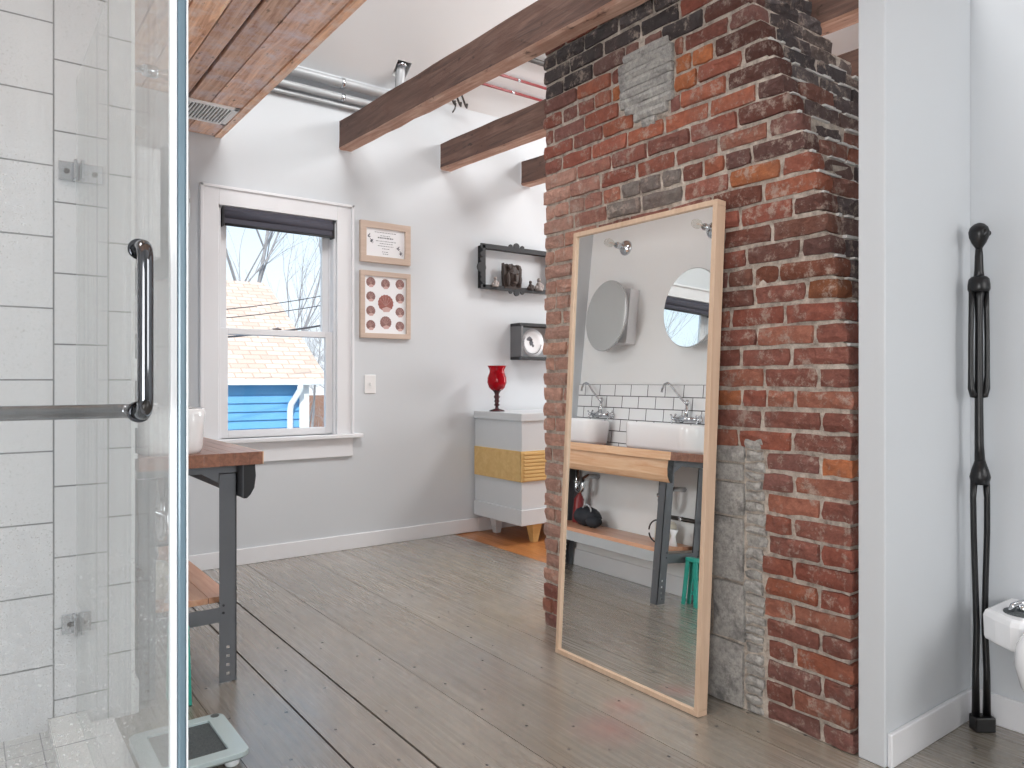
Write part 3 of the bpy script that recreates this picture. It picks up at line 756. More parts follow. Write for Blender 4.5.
def sink(y0, y1, label):
    t = thing('vessel_sink', label, 'sink', (0.64, (y0+y1)/2, VZ), 'vessel sinks on the vanity')
    x0, x1, zt = 0.512, 0.760, 1.093
    bm = bmesh.new(); rings = []
    for (ins, z) in ((0.018, VZ), (0.008, VZ+0.02), (0.0, zt-0.03), (0.0, zt-0.004), (0.003, zt), (0.012, zt), (0.015, zt-0.005), (0.02, zt-0.08), (0.045, VZ+0.035), (0.09, VZ+0.025)):
        rings.append([bm.verts.new((a, b, z)) for a, b in rrect(x0+ins, x1-ins, y0+ins, y1-ins, max(0.02, 0.095-ins), 6)])
    for A, C in zip(rings, rings[1:]):
        for q in range(len(A)):
            f = bm.faces.new((A[q], A[(q+1) % len(A)], C[(q+1) % len(A)], C[q])); f.smooth = True
    bm.faces.new(rings[0]); bm.faces.new(rings[-1])
    obj('basin', bm, M['white2'], t)
    bm = bmesh.new(); lathe(bm, [(0.022, 0), (0.022, 0.004), (0, 0.006)], (0.64, (y0+y1)/2, VZ+0.025), 'Z', 16); obj('drain', bm, M['chrome'], t)
    # drain and trap below the counter
    yc = (y0+y1)/2
    t2 = thing('drain_trap', 'chrome drain trap under the '+('near' if y0 < 3.3 else 'far')+' sink of the vanity', 'plumbing', (0.64, yc, VZ-0.045), 'sink drains')
    bm = bmesh.new(); tube(bm, [(0.64, yc, VZ-0.046), (0.64, yc, 0.60)]+[(0.64, yc-0.035+0.035*math.cos(a), 0.60-0.035*math.sin(a)) for a in [i*math.pi/8 for i in range(1, 9)]]+[(0.64, yc-0.07, 0.66)]+[(0.60, yc-0.07, 0.68), (0.492, yc-0.07, 0.68)], 0.017, 12)
    obj('trap', bm, M['chrome'], t2)
    for z in (0.62, 0.86):
        bm = bmesh.new(); lathe(bm, [(0.024, 0), (0.026, 0.01), (0.024, 0.022)], (0.64, yc, z), 'Z', 16); obj('slip_nut', bm, M['chrome'], t2)
sink(2.985, 3.575, 'white ceramic vessel sink at the near end of the vanity top')
sink(3.88, 4.312, 'white ceramic vessel sink at the far end of the vanity top')

def faucet(yc, label):
    t = thing('wall_faucet', label, 'faucet', (0.499, yc, 1.14), 'chrome wall faucets over the sinks')
    bm = bmesh.new(); tube(bm, [(0.545, yc-0.09, 1.14), (0.545, yc+0.09, 1.14)], 0.013, 12); tube(bm, [(0.545, yc, 1.13), (0.545, yc, 1.24)], [0.016, 0.010], 12)
    ball(bm, (0.545, yc, 1.14), 0.02, 0.02, 0.02); obj('body', bm, M['chrome'], t)
    bm = bmesh.new()
    pts = [(0.545, yc, 1.235), (0.55, yc+0.02, 1.25), (0.555, yc+0.09, 1.31), (0.56, yc+0.135, 1.36), (0.56, yc+0.165, 1.375), (0.56, yc+0.195, 1.365), (0.56, yc+0.21, 1.335), (0.56, yc+0.212, 1.31)]
    tube(bm, pts, 0.008, 10); lathe(bm, [(0.012, 0), (0.016, 0.012), (0.008, 0.03)], (0.545, yc, 1.235), 'Z', 14); obj('spout', bm, M['chrome'], t)
    for s in (-1, 1):
        bm = bmesh.new(); tube(bm, [(0.4992, yc+s*0.075, 1.14), (0.55, yc+s*0.075, 1.14)], 0.012, 12); lathe(bm, [(0.027, 0), (0.022, 0.008), (0.013, 0.014)], (0.4992, yc+s*0.075, 1.14), 'X', 18); obj('wall_flange', bm, M['chrome'], t)
        bm = bmesh.new(); y = yc+s*0.105
        lathe(bm, [(0.013, -0.012), (0.013, 0.012)], (0.545, y, 1.14), 'Y', 12)
        for a in range(4):
            an = a*math.pi/2+0.6; tube(bm, [(0.545, y, 1.14), (0.545+0.03*math.cos(an), y, 1.14+0.03*math.sin(an))], 0.0055, 8); ball(bm, (0.545+0.032*math.cos(an), y, 1.14+0.032*math.sin(an)), 0.008, 0.008, 0.008, seg=8)
        obj('cross_handle', bm, M['chrome'], t)
faucet(3.20, 'chrome wall-mounted faucet over the near sink')
faucet(4.01, 'chrome wall-mounted faucet over the far sink')

def round_cabinet(yc, zc_, label, ajar=7.5):
    t = thing('round_mirror_cabinet', label, 'mirror cabinet', (0.49, yc, zc_), 'round mirror cabinets over the sinks')
    obj('box', B((0.4905, 0.582, yc-0.17, yc+0.17, zc_-0.2, zc_+0.2)), M['white'], t, 0.002)
    # the door stands slightly ajar, hinged on its far edge
    P0 = Vector((0.583, yc+0.262, zc_)); rot = Matrix.Translation(P0) @ Matrix.Rotation(R(ajar), 4, 'Z') @ Matrix.Translation(-P0)
    bm = bmesh.new(); lathe(bm, [(0.258, 0), (0.262, 0.003), (0.262, 0.012), (0.259, 0.014)], (0.583, yc, zc_), 'X', 64); bm.transform(rot); d = obj('door', bm, M['galv'], t)
    bm = bmesh.new(); lathe(bm, [(0.257, 0), (0.257, 0.002)], (0.5972, yc, zc_), 'X', 64, smooth=False); bm.transform(rot); obj('mirror_glass', bm, M['mirror'], d)
round_cabinet(3.935, 1.86, 'round mirror cabinet above the far sink', 9.5)
round_cabinet(3.155, 1.86, 'round mirror cabinet above the near sink')
def sconce(yc, zc_, label):
    t = thing('wall_sconce', label, 'wall lamp', (0.49, yc, zc_), 'bulb wall sconces over the mirrors')
    bm = bmesh.new(); lathe(bm, [(0.058, 0), (0.058, 0.008), (0.050, 0.02), (0.02, 0.026), (0.014, 0.03), (0.014, 0.055)], (0.4905, yc, zc_), 'X', 28); obj('wall_plate', bm, M['chrome'], t)
    bm = bmesh.new(); lathe(bm, [(0.018, 0), (0.024, 0.006), (0.024, 0.045), (0.02, 0.055)], (0.545, yc, zc_), 'X', 20); obj('socket', bm, M['chrome'], t)
    bm = bmesh.new(); lathe(bm, [(0.014, 0), (0.016, 0.02), (0.030, 0.055), (0.031, 0.075), (0.024, 0.098), (0.010, 0.108), (0, 0.110)], (0.60, yc, zc_), 'X', 24); b = obj('bulb', bm, M['bulb'], t)
    bm = bmesh.new(); tube(bm, [(0.605, yc-0.004, zc_), (0.655, yc-0.008, zc_+0.004), (0.67, yc, zc_-0.004), (0.655, yc+0.008, zc_+0.004), (0.605, yc+0.004, zc_)], 0.0015, 6); obj('filament', bm, M['counterf'], b)
sconce(3.94, 2.40, 'chrome bulb sconce above the far round mirror')
sconce(3.13, 2.40, 'chrome bulb sconce above the near round mirror')

# things on the lower shelf and beside the vanity
t_ = thing('fabric_bag', 'dark crumpled bag at the far end of the vanity shelf', 'bag', (0.66, 3.93, 0.332))
bm = bmesh.new(); rb = random.Random(3); ball(bm, (0.66, 3.93, 0.40), 0.09, 0.11, 0.068, 0, 20, 0.06, rb); ball(bm, (0.68, 3.84, 0.375), 0.06, 0.06, 0.043, 0, 16, 0.08, rb); obj('body', bm, M['bag'], t_)
bm = bmesh.new(); tube(bm, arc((0.70, 3.90, 0.44), 0.045, 0, math.pi, 10, 'YZ'), 0.006, 8); obj('strap', bm, M['galv'], t_)
t_ = thing('cleaning_bottle', 'red bottle with silver cap at the far end of the vanity shelf', 'bottle', (0.60, 4.10, 0.332))
bm = bmesh.new(); lathe(bm, [(0.035, 0), (0.037, 0.01), (0.037, 0.17), (0.015, 0.21), (0.015, 0.23)], (0.60, 4.10, 0.332), 'Z', 20); obj('body', bm, M['red'], t_)
bm = bmesh.new(); lathe(bm, [(0.018, 0), (0.018, 0.05)], (0.60, 4.10, 0.562), 'Z', 16); obj('cap', bm, M['chrome'], t_)
t_ = thing('storage_jar', 'cream jar with a black wire hoop at the near end of the vanity shelf', 'jar', (0.60, 3.25, 0.332))
bm = bmesh.new(); lathe(bm, [(0.06, 0), (0.068, 0.01), (0.068, 0.12), (0.055, 0.135), (0.0, 0.138)], (0.60, 3.25, 0.332), 'Z', 28); obj('body', bm, M['cream'], t_)
bm = bmesh.new(); tube(bm, arc((0.68, 3.25, 0.405), 0.07, 0, 2*math.pi-0.3, 24, 'YZ'), 0.005, 8); obj('hoop', bm, M['blackm'], t_)
pipe('black_waste_pipe', 'dark horizontal waste pipe on the wall behind the near vanity shelf', 'pipe', [(0.515, 2.99, 0.49), (0.515, 3.36, 0.49)], 0.014, M['darkpipe'], rings=[((0.515, 3.06, 0.49), (0, 1, 0)), ((0.515, 3.2, 0.49), (0, 1, 0))])
t_ = thing('paper_cone', 'small white cone standing beside the cream jar', 'cone', (0.655, 3.135, 0.332))
bm = bmesh.new(); lathe(bm, [(0.03, 0), (0.012, 0.06), (0.028, 0.10), (0, 0.10)], (0.655, 3.135, 0.332), 'Z', 18); obj('cone', bm, M['paper'], t_)

t_ = thing('step_stool', 'folded teal plastic step stool at the near end of the vanity', 'stool', (0.64, 2.97, 0))
ts = t_
bm = bmesh.new(); prism(bm, rrect(0.61, 0.672, 2.925, 3.018, 0.012), 2, 0.262, 0.285); obj('seat', bm, M['teal'], ts, 0.004)
for sx_, sy_ in ((0, 0), (1, 0), (0, 1), (1, 1)):
    xa = 0.618+sx_*0.044; ya = 2.940+sy_*0.06
    bm = bmesh.new(); vs = []
    for z, cx, cy, wd in ((0.262, xa, ya, 0.013), (0.0, xa+(-.004, .004)[sx_], ya+(-0.028, 0.008)[sy_], 0.012)):
        vs.append([bm.verts.new((cx+a*wd*.6, cy+b*wd, z)) for a, b in ((-1, -1), (1, -1), (1, 1), (-1, 1))])
    for q in range(4): bm.faces.new((vs[0][q], vs[0][(q+1) % 4], vs[1][(q+1) % 4], vs[1][q]))
    bm.faces.new(vs[0]); bm.faces.new(vs[1]); obj('leg', bm, M['teal'], ts, 0.002)
for z in (0.07, 0.15, 0.22): obj('cross_bar', B((0.612, 0.67, 2.945, 2.953, z, z+0.022)), M['teal'], ts, 0.002)

# bathroom scale
t_ = thing('bathroom_scale', 'pale grey-green bathroom scale on the floor at the foot of the vanity', 'scale', (0.55, 2.49, 0))
sxa, sxb, sya, syb = 0.42, 0.715, 2.335, 2.665
bm = bmesh.new()
outer = rrect(sxa, sxb, sya, syb, 0.03, 5); inner = rrect(sxa+0.05, sxb-0.055, sya+0.045, syb-0.045, 0.008, 5)
rz = []
for pts, z in ((outer, 0.035), (outer, 0.05), (inner, 0.052), (inner, 0.04)): rz.append([bm.verts.new((a, b, z)) for a, b in pts])
o2 = rrect(sxa+.012, sxb-.012, sya+.012, syb-.012, 0.025, 5); rz.insert(0, [bm.verts.new((a, b, 0.024)) for a, b in o2])
for A, C in zip(rz, rz[1:]):
    for q in range(len(A)): bm.faces.new((A[q], A[(q+1) % len(A)], C[(q+1) % len(A)], C[q]))
bm.faces.new(rz[0])
obj('frame', bm, M['scale'], t_, 0.002)
obj('pad', B((sxa+0.046, sxb-0.051, sya+0.041, syb-0.041, 0.038, 0.0435)), M['mesh'], t_)
for a in (sxa+0.045, sxb-0.045):
    for b in (sya+0.045, syb-0.045):
        bm = bmesh.new(); lathe(bm, [(0.020, 0), (0.022, 0.004), (0.022, 0.026)], (a, b, 0.0), 'Z', 20); obj('foot', bm, M['sealw'], t_)
bm = bmesh.new(); lathe(bm, [(0.014, 0), (0.014, 0.002)], (sxb-0.028, syb-0.022, 0.0505), 'Z', 20); obj('contact', bm, M['mesh'], t_)

# ================================================================== SHOWER GLASS
GY = 1.40
door = thing('shower_door', 'clear glass shower door with chrome pull handle and towel bar, nearest the camera', 'shower door', (-0.1, GY, 0.02))
obj('glass_pane', B((-0.55, 0.287, GY-0.005, GY+0.005, 0.03, 2.25)), M['showerglass'], door)
hx = 0.238
bm = bmesh.new()
pts = [(hx, GY-0.0055, 1.425)]+bend((hx, GY-0.0055, 1.425), (hx, GY-0.062, 1.425), (hx, GY-0.062, 1.30), 0.03, 8)+bend((hx, GY-0.062, 1.30), (hx, GY-0.062, 1.147), (hx, GY-0.0055, 1.147), 0.03, 8)+[(hx, GY-0.0055, 1.147)]
tube(bm, pts, 0.0125, 20)
for z in (1.425, 1.147): lathe(bm, [(0.018, 0), (0.018, 0.004)], (hx, GY-0.0095, z), 'Y', 24)
obj('pull_handle', bm, M['chrome_d'], door)
bm = bmesh.new()
pts = [(hx, GY+0.0055, 1.147)]+bend((hx, GY+0.0055, 1.147), (hx, GY+0.055, 1.147), (0, GY+0.055, 1.147), 0.025, 8)+bend((0, GY+0.055, 1.147), (-0.34, GY+0.055, 1.147), (-0.34, GY+0.0055, 1.147), 0.025, 8)+[(-0.34, GY+0.0055, 1.147)]
tube(bm, pts, 0.0125, 20)
for x in (hx, -0.34): lathe(bm, [(0.018, 0), (0.018, 0.004)], (x, GY+0.0055, 1.147), 'Y', 24)
obj('towel_bar', bm, M['chrome_d'], door)
for z in (0.3, 1.95):
    obj('hinge', B((-0.60, -0.50, GY-0.014, GY-0.006, z, z+0.09), (-0.60, -0.50, GY+0.006, GY+0.014, z, z+0.09)), M['chrome'], door, 0.002)
obj('seal_strip', B((0.2875, 0.2985, GY-0.009, GY+0.009, 0.03, 2.25)), M['sealw'], door, 0.002)
fixed = thing('shower_panel', 'clear fixed glass side panel running from the shower door back to the tiled wall', 'shower panel', (0.318, 2.1, 0.055))
obj('glass_pane', B((0.305, 0.315, GY+0.012, 2.935, 0.058, 2.235)), M['panelglass'], fixed)
obj('edge_profile', B((0.2990, 0.3132, GY-0.011, GY+0.011, 0.0, 2.25)), M['seal'], fixed, 0.004)
obj('edge_bead', B((0.3133, 0.3165, GY-0.010, GY+0.010, 0.0, 2.25)), M['sealw'], fixed, 0.001)
for z, x0, x1 in ((1.885, 0.252, 0.385), (0.335, 0.262, 0.35)):
    cl = obj('wall_clamp', B((x0, x1, 2.928, 2.9485, z, z+0.065), (0.293, 0.303, 2.88, 2.94, z, z+0.065), (0.315, 0.325, 2.88, 2.94, z, z+0.065)), M['chrome'], fixed, 0.002)
    for x in (x0+0.024, x1-0.024):
        bm = bmesh.new(); lathe(bm, [(0.009, 0), (0.009, 0.003)], (x, 2.9245, z+0.032), 'Y', 14); obj('screw', bm, M['darkpipe'], cl)

# ================================================================== WALL ART, SWITCH
def picture(x0, x1, z0, z1, fw, label):
    t = thing('picture_frame', label, 'picture frame', ((x0+x1)/2, YW, z0))
    y0 = YW-0.028
    bm = B((x0, x1, y0, YW-.0005, z0, z0+fw), (x0, x1, y0, YW-.0005, z1-fw, z1), (x0, x0+fw, y0, YW-.0005, z0+fw, z1-fw), (x1-fw, x1, y0, YW-.0005, z0+fw, z1-fw))
    obj('frame', bm, M['oak2'], t, 0.002); return t, y0
t_, y0 = picture(2.276, 2.683, 2.062, 2.36, 0.047, 'pale wood framed certificate beside the window, above the shell print')
bm = B((2.32, 2.639, YW-0.014, YW-0.010, 2.105, 2.317)); yy = YW-0.0142
def flat(bm, pts, y, mi): 
    f = bm.faces.new([bm.verts.new((a, y, b)) for a, b in pts]); f.material_index = mi
rr = random.Random(5)
for i, (w_, z) in enumerate(((0.17, 2.285), (0.08, 2.262), (0.12, 2.244), (0.15, 2.222), (0.09, 2.205), (0.12, 2.187), (0.05, 2.168), (0.05, 2.145), (0.04, 2.13))):
    xc = 2.478; x = xc-w_/2; h = 0.004 if i != 2 else 0.009
    while x < xc+w_/2:
        l = rr.uniform(0.006, 0.02); flat(bm, [(x, z), (x+l, z), (x+l, z+h), (x, z+h)], yy, 1); x += l+0.004
for (cx, cz, s) in ((2.355, 2.225, 1), (2.60, 2.155, -1)):
    for i in range(9):
        a = R(60+i*14)*1.0; px, pz = cx+s*0.004*i-0.012*s, cz+(0.03-0.007*i)*s
        flat(bm, [(px, pz), (px+0.018*math.cos(a+i), pz+0.008), (px+0.012, pz+0.02*math.sin(a+i*.7)+.006)], yy-0.0002*i, 1)
obj('certificate', bm, [M['paper'], M['ink']], t_)
t_, y0 = picture(2.276, 2.683, 1.512, 2.0, 0.036, 'pale wood framed print of scallop shells, below the certificate')
bm = B((2.31, 2.649, YW-0.014, YW-0.010, 1.545, 1.967))
def scallop(bm, cx, cz, r, mi, rot=0):
    n = 22; pts = []
    for i in range(n+1):
        a = R(-35)+R(250)*i/n; q = r*(1+0.035*math.cos(i*math.pi)); pts.append((cx+q*math.cos(a+rot), cz+q*math.sin(a+rot)*1.0+r*.1))
    pts.append((cx-0.35*r, cz-0.8*r)); pts.append((cx+0.3*r, cz-0.85*r))
    flat(bm, pts, yy, mi)
    flat(bm, [(cx-0.3*r, cz-0.95*r), (cx+0.45*r, cz-0.9*r), (cx+0.75*r, cz-0.5*r), (cx+0.1*r, cz-0.3*r), (cx-0.5*r, cz-0.55*r)], yy-0.0003, 3)
    for q in range(5):
        a = R(35+q*27+rot*20); flat(bm, [(cx+0.1*r*math.cos(a)-.0008, cz-0.2*r), (cx+0.1*r*math.cos(a)+.0008, cz-0.2*r), (cx+0.88*r*math.cos(a)+.0012, cz+0.9*r*math.sin(a)), (cx+0.88*r*math.cos(a)-.0012, cz+0.9*r*math.sin(a))], yy-0.0004, 3)
for (u, v) in ((0, 0), (1, 0), (2, 0), (0, 1), (2, 1), (0, 2), (2, 2), (0, 3), (2, 3)):
    scallop(bm, 2.362+u*0.118, 1.915-v*0.104-(0.006 if u == 1 else 0), 0.036, 1, rr.uniform(-.2, .2))
scallop(bm, 2.482, 1.765, 0.062, 2); scallop(bm, 2.482, 1.625, 0.046, 1)
obj('shell_print', bm, [M['paper'], M['shell'], M['shellr'], plain('shell_highlight', (206, 172, 166), 0.7)], t_)
t_ = thing('light_switch', 'white light switch plate below the shell print', 'switch', (2.362, YW, 1.178))
obj('plate', B((2.318, 2.406, YW-0.007, YW-0.0005, 1.11, 1.245)), M['side'], t_, 0.003)
obj('toggle', B((2.356, 2.368, YW-0.018, YW-0.007, 1.166, 1.19)), M['side'], t_, 0.002)

# ================================================================== BLACK WALL SHELVES
def scallop_edge(bm, p0, p1, out, n, r, depth, y):
    pass
t_ = thing('wall_shelf', 'black ornate open box shelf on the wall, the upper one holding a carved mask', 'shelf', (3.64, YW, 1.93))
x0, x1, z0, z1, yf = 3.305, 4.03, 1.945, 2.285, 4.865
obj('frame_box', B((x0, x1, yf, YW-.0005, z0, z0+0.022), (x0, x1, yf, YW-.0005, z1-0.022, z1), (x0, x0+0.022, yf, YW-.0005, z0, z1), (x1-0.022, x1, yf, YW-.0005, z0, z1)), M['blackm'], t_, 0.003)
bm = B((x0-0.02, x1+0.02, yf-0.012, yf, z0-0.012, z0+0.026), (x0-0.02, x1+0.02, yf-0.012, yf, z1-0.026, z1+0.012), (x0-0.004, x0+0.026, yf-0.012, yf, z0, z1), (x1-0.026, x1+0.004, yf-0.012, yf, z0, z1))
for (cx, cz, r) in ((3.64, z1+0.018, 0.03), (3.58, z1+0.012, 0.02), (3.70, z1+0.012, 0.02), (3.64, z0-0.018, 0.03), (3.58, z0-0.012, 0.02), (3.70, z0-0.012, 0.02),
                    (x0-0.012, 2.105, 0.042), (x0-0.006, 2.045, 0.022), (x0-0.006, 2.165, 0.022), (x0-0.004, 2.005, 0.02), (x0-0.004, 2.21, 0.02), (x1+0.012, 2.105, 0.042)):
    lathe(bm, [(r, 0), (r, 0.012)], (cx, yf-0.0125, cz), 'Y', 20, smooth=False)
obj('ornate_front', bm, M['blackm'], t_, 0.002)
t_ = thing('wall_shelf', 'black open box shelf on the wall, the lower one holding a round plate', 'shelf', (3.9, YW, 1.37))
x0, x1, z0, z1, yf = 3.63, 4.15, 1.375, 1.675, 4.78
obj('frame_box', B((x0, x1, yf, YW-.0005, z0, z0+0.025), (x0, x1, yf, YW-.0005, z1-0.025, z1)), M['blackm'], t_, 0.002)
for xs in (x0, x1-0.02): obj('side_panel', B((xs, xs+0.02, yf, YW-.0005, z0+.025, z1-.025)), plain('dark_grey_panel', (112, 113, 116), 0.6), t_, 0.001)
obj('corner_knob', B((x0-0.02, x0, yf-0.004, yf+0.02, z0+0.002, z0+0.022)), M['blackm'], t_)
obj('corner_knob', B((x0-0.02, x0, yf-0.004, yf+0.02, z1-0.022, z1-0.002)), M['blackm'], t_)
# carved mask, small figurines
t_ = thing('carved_mask', 'dark brown carved wooden head standing in the upper black shelf', 'carving', (3.60, 4.85, 1.957))
bm = bmesh.new(); rb = random.Random(11)
prism(bm, [(3.515, 1.957), (3.685, 1.957), (3.69, 2.12), (3.675, 2.15), (3.66, 2.13), (3.64, 2.155), (3.615, 2.14), (3.59, 2.16), (3.565, 2.14), (3.54, 2.155), (3.52, 2.13), (3.508, 2.16), (3.505, 2.08)], 1, 4.85, 4.885)
ball(bm, (3.60, 4.85, 2.06), 0.06, 0.035, 0.085, 0, 18, 0.05, rb); ball(bm, (3.60, 4.82, 2.045), 0.014, 0.02, 0.03)
for s in (-1, 1):
    ball(bm, (3.60+s*0.025, 4.824, 2.075), 0.016, 0.01, 0.011); ball(bm, (3.60+s*0.06, 4.84, 2.03), 0.02, 0.02, 0.06, 0, 12, .1, rb); ball(bm, (3.60+s*0.045, 4.84, 2.13), 0.018, 0.015, 0.022)
ball(bm, (3.60, 4.825, 2.0), 0.028, 0.014, 0.011)
obj('head', bm, M['brown_carving'], t_)
def figurine(x, z, s, mat, label):
    t = thing('figurine', label, 'figurine', (x, 4.85, z))
    bm = bmesh.new(); rb = random.Random(int(x*77)); lathe(bm, [(0.03*s, 0), (0.032*s, 0.008*s), (0.018*s, 0.03*s), (0.022*s, 0.05*s), (0.01*s, 0.068*s)], (x, 4.85, z), 'Z', 14)
    ball(bm, (x, 4.85, z+0.08*s), 0.016*s, 0.016*s, 0.018*s, 0, 12, .05, rb); ball(bm, (x+0.025*s, 4.85, z+0.03*s), 0.02*s, 0.018*s, 0.028*s, 0, 12, .1, rb); ball(bm, (x-0.025*s, 4.85, z+0.02*s), 0.016*s, 0.015*s, 0.02*s, 0, 12, .1, rb)
    obj('body', bm, mat, t)
figurine(3.42, 1.957, 0.85, M['figure'], 'small pale figurine left of the carved head')
figurine(3.78, 1.957, 0.8, M['brown_carving'], 'small dark figurine right of the carved head')
figurine(3.87, 1.957, 1.1, M['figure'], 'larger pale figurine at the right end of the upper shelf')
t_ = thing('display_plate', 'round white plate with black drawings standing in the lower black shelf', 'plate', (3.82, 4.83, 1.40))
bm = bmesh.new(); lathe(bm, [(0.0, 0), (0.07, 0), (0.115, 0.012), (0.117, 0.016), (0.07, 0.005), (0, 0.005)], (3.80, 4.845, 1.517), 'Y', 40)
for v in bm.verts: v.co.y = 4.861-(v.co.y-4.845)
def blob(cx, cz, rx, rz, n=12):
    flat(bm, [(cx+rx*math.cos(2*math.pi*i/n)*rr.uniform(.75, 1.2), cz+rz*math.sin(2*math.pi*i/n)*rr.uniform(.75, 1.2)) for i in range(n)], 4.8545, 1)
blob(3.775, 1.548, 0.030, 0.020); blob(3.790, 1.520, 0.020, 0.030); blob(3.81, 1.495, 0.012, 0.014)
obj('plate', bm, [M['paper'], M['ink']], t_)
bm = bmesh.new()
for i in range(26):
    a = R(150+i*8); cx, cz = 3.80+0.092*math.cos(a), 1.517+0.092*math.sin(a); flat(bm, [(cx-.005, cz-.004), (cx+.005, cz-.004), (cx+.005, cz+.005), (cx-.004, cz+.004)], 4.8475, 0)
obj('rim_pattern', bm, M['ink'], t_)

# ================================================================== CHEST AND GOBLET
t_ = thing('chest_of_drawers', 'pale grey modernist chest with a gold wood band in the far corner', 'chest', (3.7, 4.6, 0))
x0, x1, ya, yb = 3.262, 4.15, 4.29, 4.905
obj('top', B((x0-0.012, x1+0.012, ya-0.012, yb, 0.905, 0.962)), M['chest'], t_, 0.003)
obj('body', B((x0, x1, ya, yb, 0.255, 0.905)), M['chest'], t_, 0.003)
obj('base', B((x0-0.012, x1+0.012, ya-0.012, yb, 0.14, 0.255)), M['chest'], t_, 0.004)
obj('side_panel', B((x0-0.014, x0-0.0005, ya-0.012, yb-0.01, 0.46, 0.685)), M['goldwood'], t_, 0.002)['label'] = 'gold wood band on the side'
bm = bmesh.new(); box(bm, x0-0.014, x1+0.012, ya-0.010, ya-0.0005, 0.46, 0.685)
for i in range(8):
    z = 0.468+i*0.027; box(bm, x0+0.01, x1, ya-0.018, ya-0.01, z, z+0.017)
obj('drawer', bm, M['goldwood'], t_, 0.002)['label'] = 'ribbed gold wood drawer front'
for (cx, cy, m_) in ((3.43, 4.36, M['goldwood']), (4.06, 4.36, M['goldwood']), (3.40, 4.80, M['chest']), (4.06, 4.84, M['steel'])):
    bm = bmesh.new(); vs = []
    for z, w_ in ((0.14, 0.045), (-0.006, 0.022)): vs.append([bm.verts.new((cx+a*w_, cy+b*w_, z)) for a, b in ((-1, -1), (1, -1), (1, 1), (-1, 1))])
    for q in range(4): bm.faces.new((vs[0][q], vs[0][(q+1) % 4], vs[1][(q+1) % 4], vs[1][q]))
    bm.faces.new(vs[0]); bm.faces.new(vs[1]); obj('leg', bm, m_, t_, 0.002)
t_ = thing('glass_goblet', 'red textured glass goblet on a dark stem on top of the grey chest', 'goblet', (3.345, 4.72, 0.962))
bm = bmesh.new(); lathe(bm, [(0.042, 0.165), (0.062, 0.185), (0.076, 0.225), (0.074, 0.265), (0.06, 0.305), (0.058, 0.325), (0.075, 0.358), (0.072, 0.358), (0.055, 0.325), (0.056, 0.305), (0.070, 0.265), (0.071, 0.225), (0.056, 0.19), (0, 0.175)], (3.345, 4.72, 0.962), 'Z', 36); obj('bowl', bm, M['redglass'], t_)
bm = bmesh.new(); lathe(bm, [(0.062, 0), (0.058, 0.010), (0.016, 0.022), (0.012, 0.04), (0.024, 0.05), (0.014, 0.065), (0.022, 0.08), (0.016, 0.095), (0.026, 0.115), (0.016, 0.13), (0.024, 0.15), (0.04, 0.168), (0.0, 0.17)], (3.345, 4.72, 0.962), 'Z', 24); obj('stem', bm, plain('dark_red_stem', (64, 22, 28), 0.2), t_)

# ================================================================== BLACK STICK FIGURE CARVING
t_ = thing('stick_figure_sculpture', 'tall thin black carved wooden figure standing in the white wall corner', 'sculpture', (2.80, 1.085, 0))
sxp, syp = 2.80, 1.085
D = Vector((0.8039, -0.5948, 0))      # the figure's width direction
def Q(l, z, f=0.0): 
    p = Vector((sxp, syp, z))+D*l-Vector((0.5948, 0.8039, 0))*f; return tuple(p)
bm = bmesh.new()
hz = 1.70
rings_pts = [(0.0, 1.655, 0.010), (0, 1.662, 0.014), (0, 1.675, 0.022), (0, 1.695, 0.030), (0, 1.712, 0.032), (0, 1.728, 0.027), (0, 1.739, 0.016), (0, 1.744, 0.003)]
tube(bm, [Q(a, z) for a, z, r in rings_pts], [r for a, z, r in rings_pts], 18)
ball(bm, Q(0.033, 1.708), 0.008, 0.008, 0.010); ball(bm, Q(0, 1.705, 0.028), 0.006, 0.010, 0.016)
tube(bm, [Q(0, 1.665), Q(0, 1.63), Q(0, 1.58), Q(0, 1.54)], [0.010, 0.0125, 0.014, 0.018], 14)
tube(bm, [Q(0, 1.562), Q(0, 1.558), Q(0, 1.55), Q(0, 1.53), Q(0, 1.515), Q(0, 1.506)], [0.012, 0.024, 0.031, 0.034, 0.034, 0.03], 16, squash=(1, 1))
for s in (-1, 1):
    pts = [Q(s*0.024, 1.53), Q(s*0.026, 1.45), Q(s*0.028, 1.34), Q(s*0.028, 1.22), Q(s*0.026, 1.175), Q(s*0.020, 1.152), Q(s*0.008, 1.148)]
    tube(bm, pts, [0.010, 0.0085, 0.008, 0.0085, 0.011, 0.012, 0.008], 12)
tube(bm, [Q(0, 1.53), Q(0, 1.48), Q(0, 1.40), Q(0, 1.25), Q(0, 1.12), Q(0.001, 0.98), Q(0.004, 0.90)], [0.022, 0.014, 0.0115, 0.013, 0.013, 0.014, 0.017], 14)
tube(bm, [Q(0.004, 0.93), Q(0.004, 0.895), Q(0.004, 0.87), Q(0.004, 0.845)], [0.015, 0.026, 0.032, 0.026], 16)
for s in (-1, 1):
    pts = [Q(0.004+s*0.020, 0.87), Q(0.004+s*0.024, 0.80), Q(0.005+s*0.023, 0.68), Q(0.005+s*0.018, 0.52), Q(0.006+s*0.014, 0.36), Q(0.008+s*0.019, 0.2), Q(0.008+s*0.019, 0.03)]
    tube(bm, pts, [0.012, 0.0095, 0.0095, 0.0095, 0.010, 0.0105, 0.013], 12)
obj('body', bm, M['black'], t_)
bm = bmesh.new(); p = [Q(0.008-0.032, 0, -0.02), Q(0.008+0.036, 0, -0.02), Q(0.008+0.036, 0, 0.025), Q(0.008-0.032, 0, 0.025)]
A = [bm.verts.new((q[0], q[1], 0.0)) for q in p]; C = [bm.verts.new((q[0], q[1], 0.052)) for q in p]
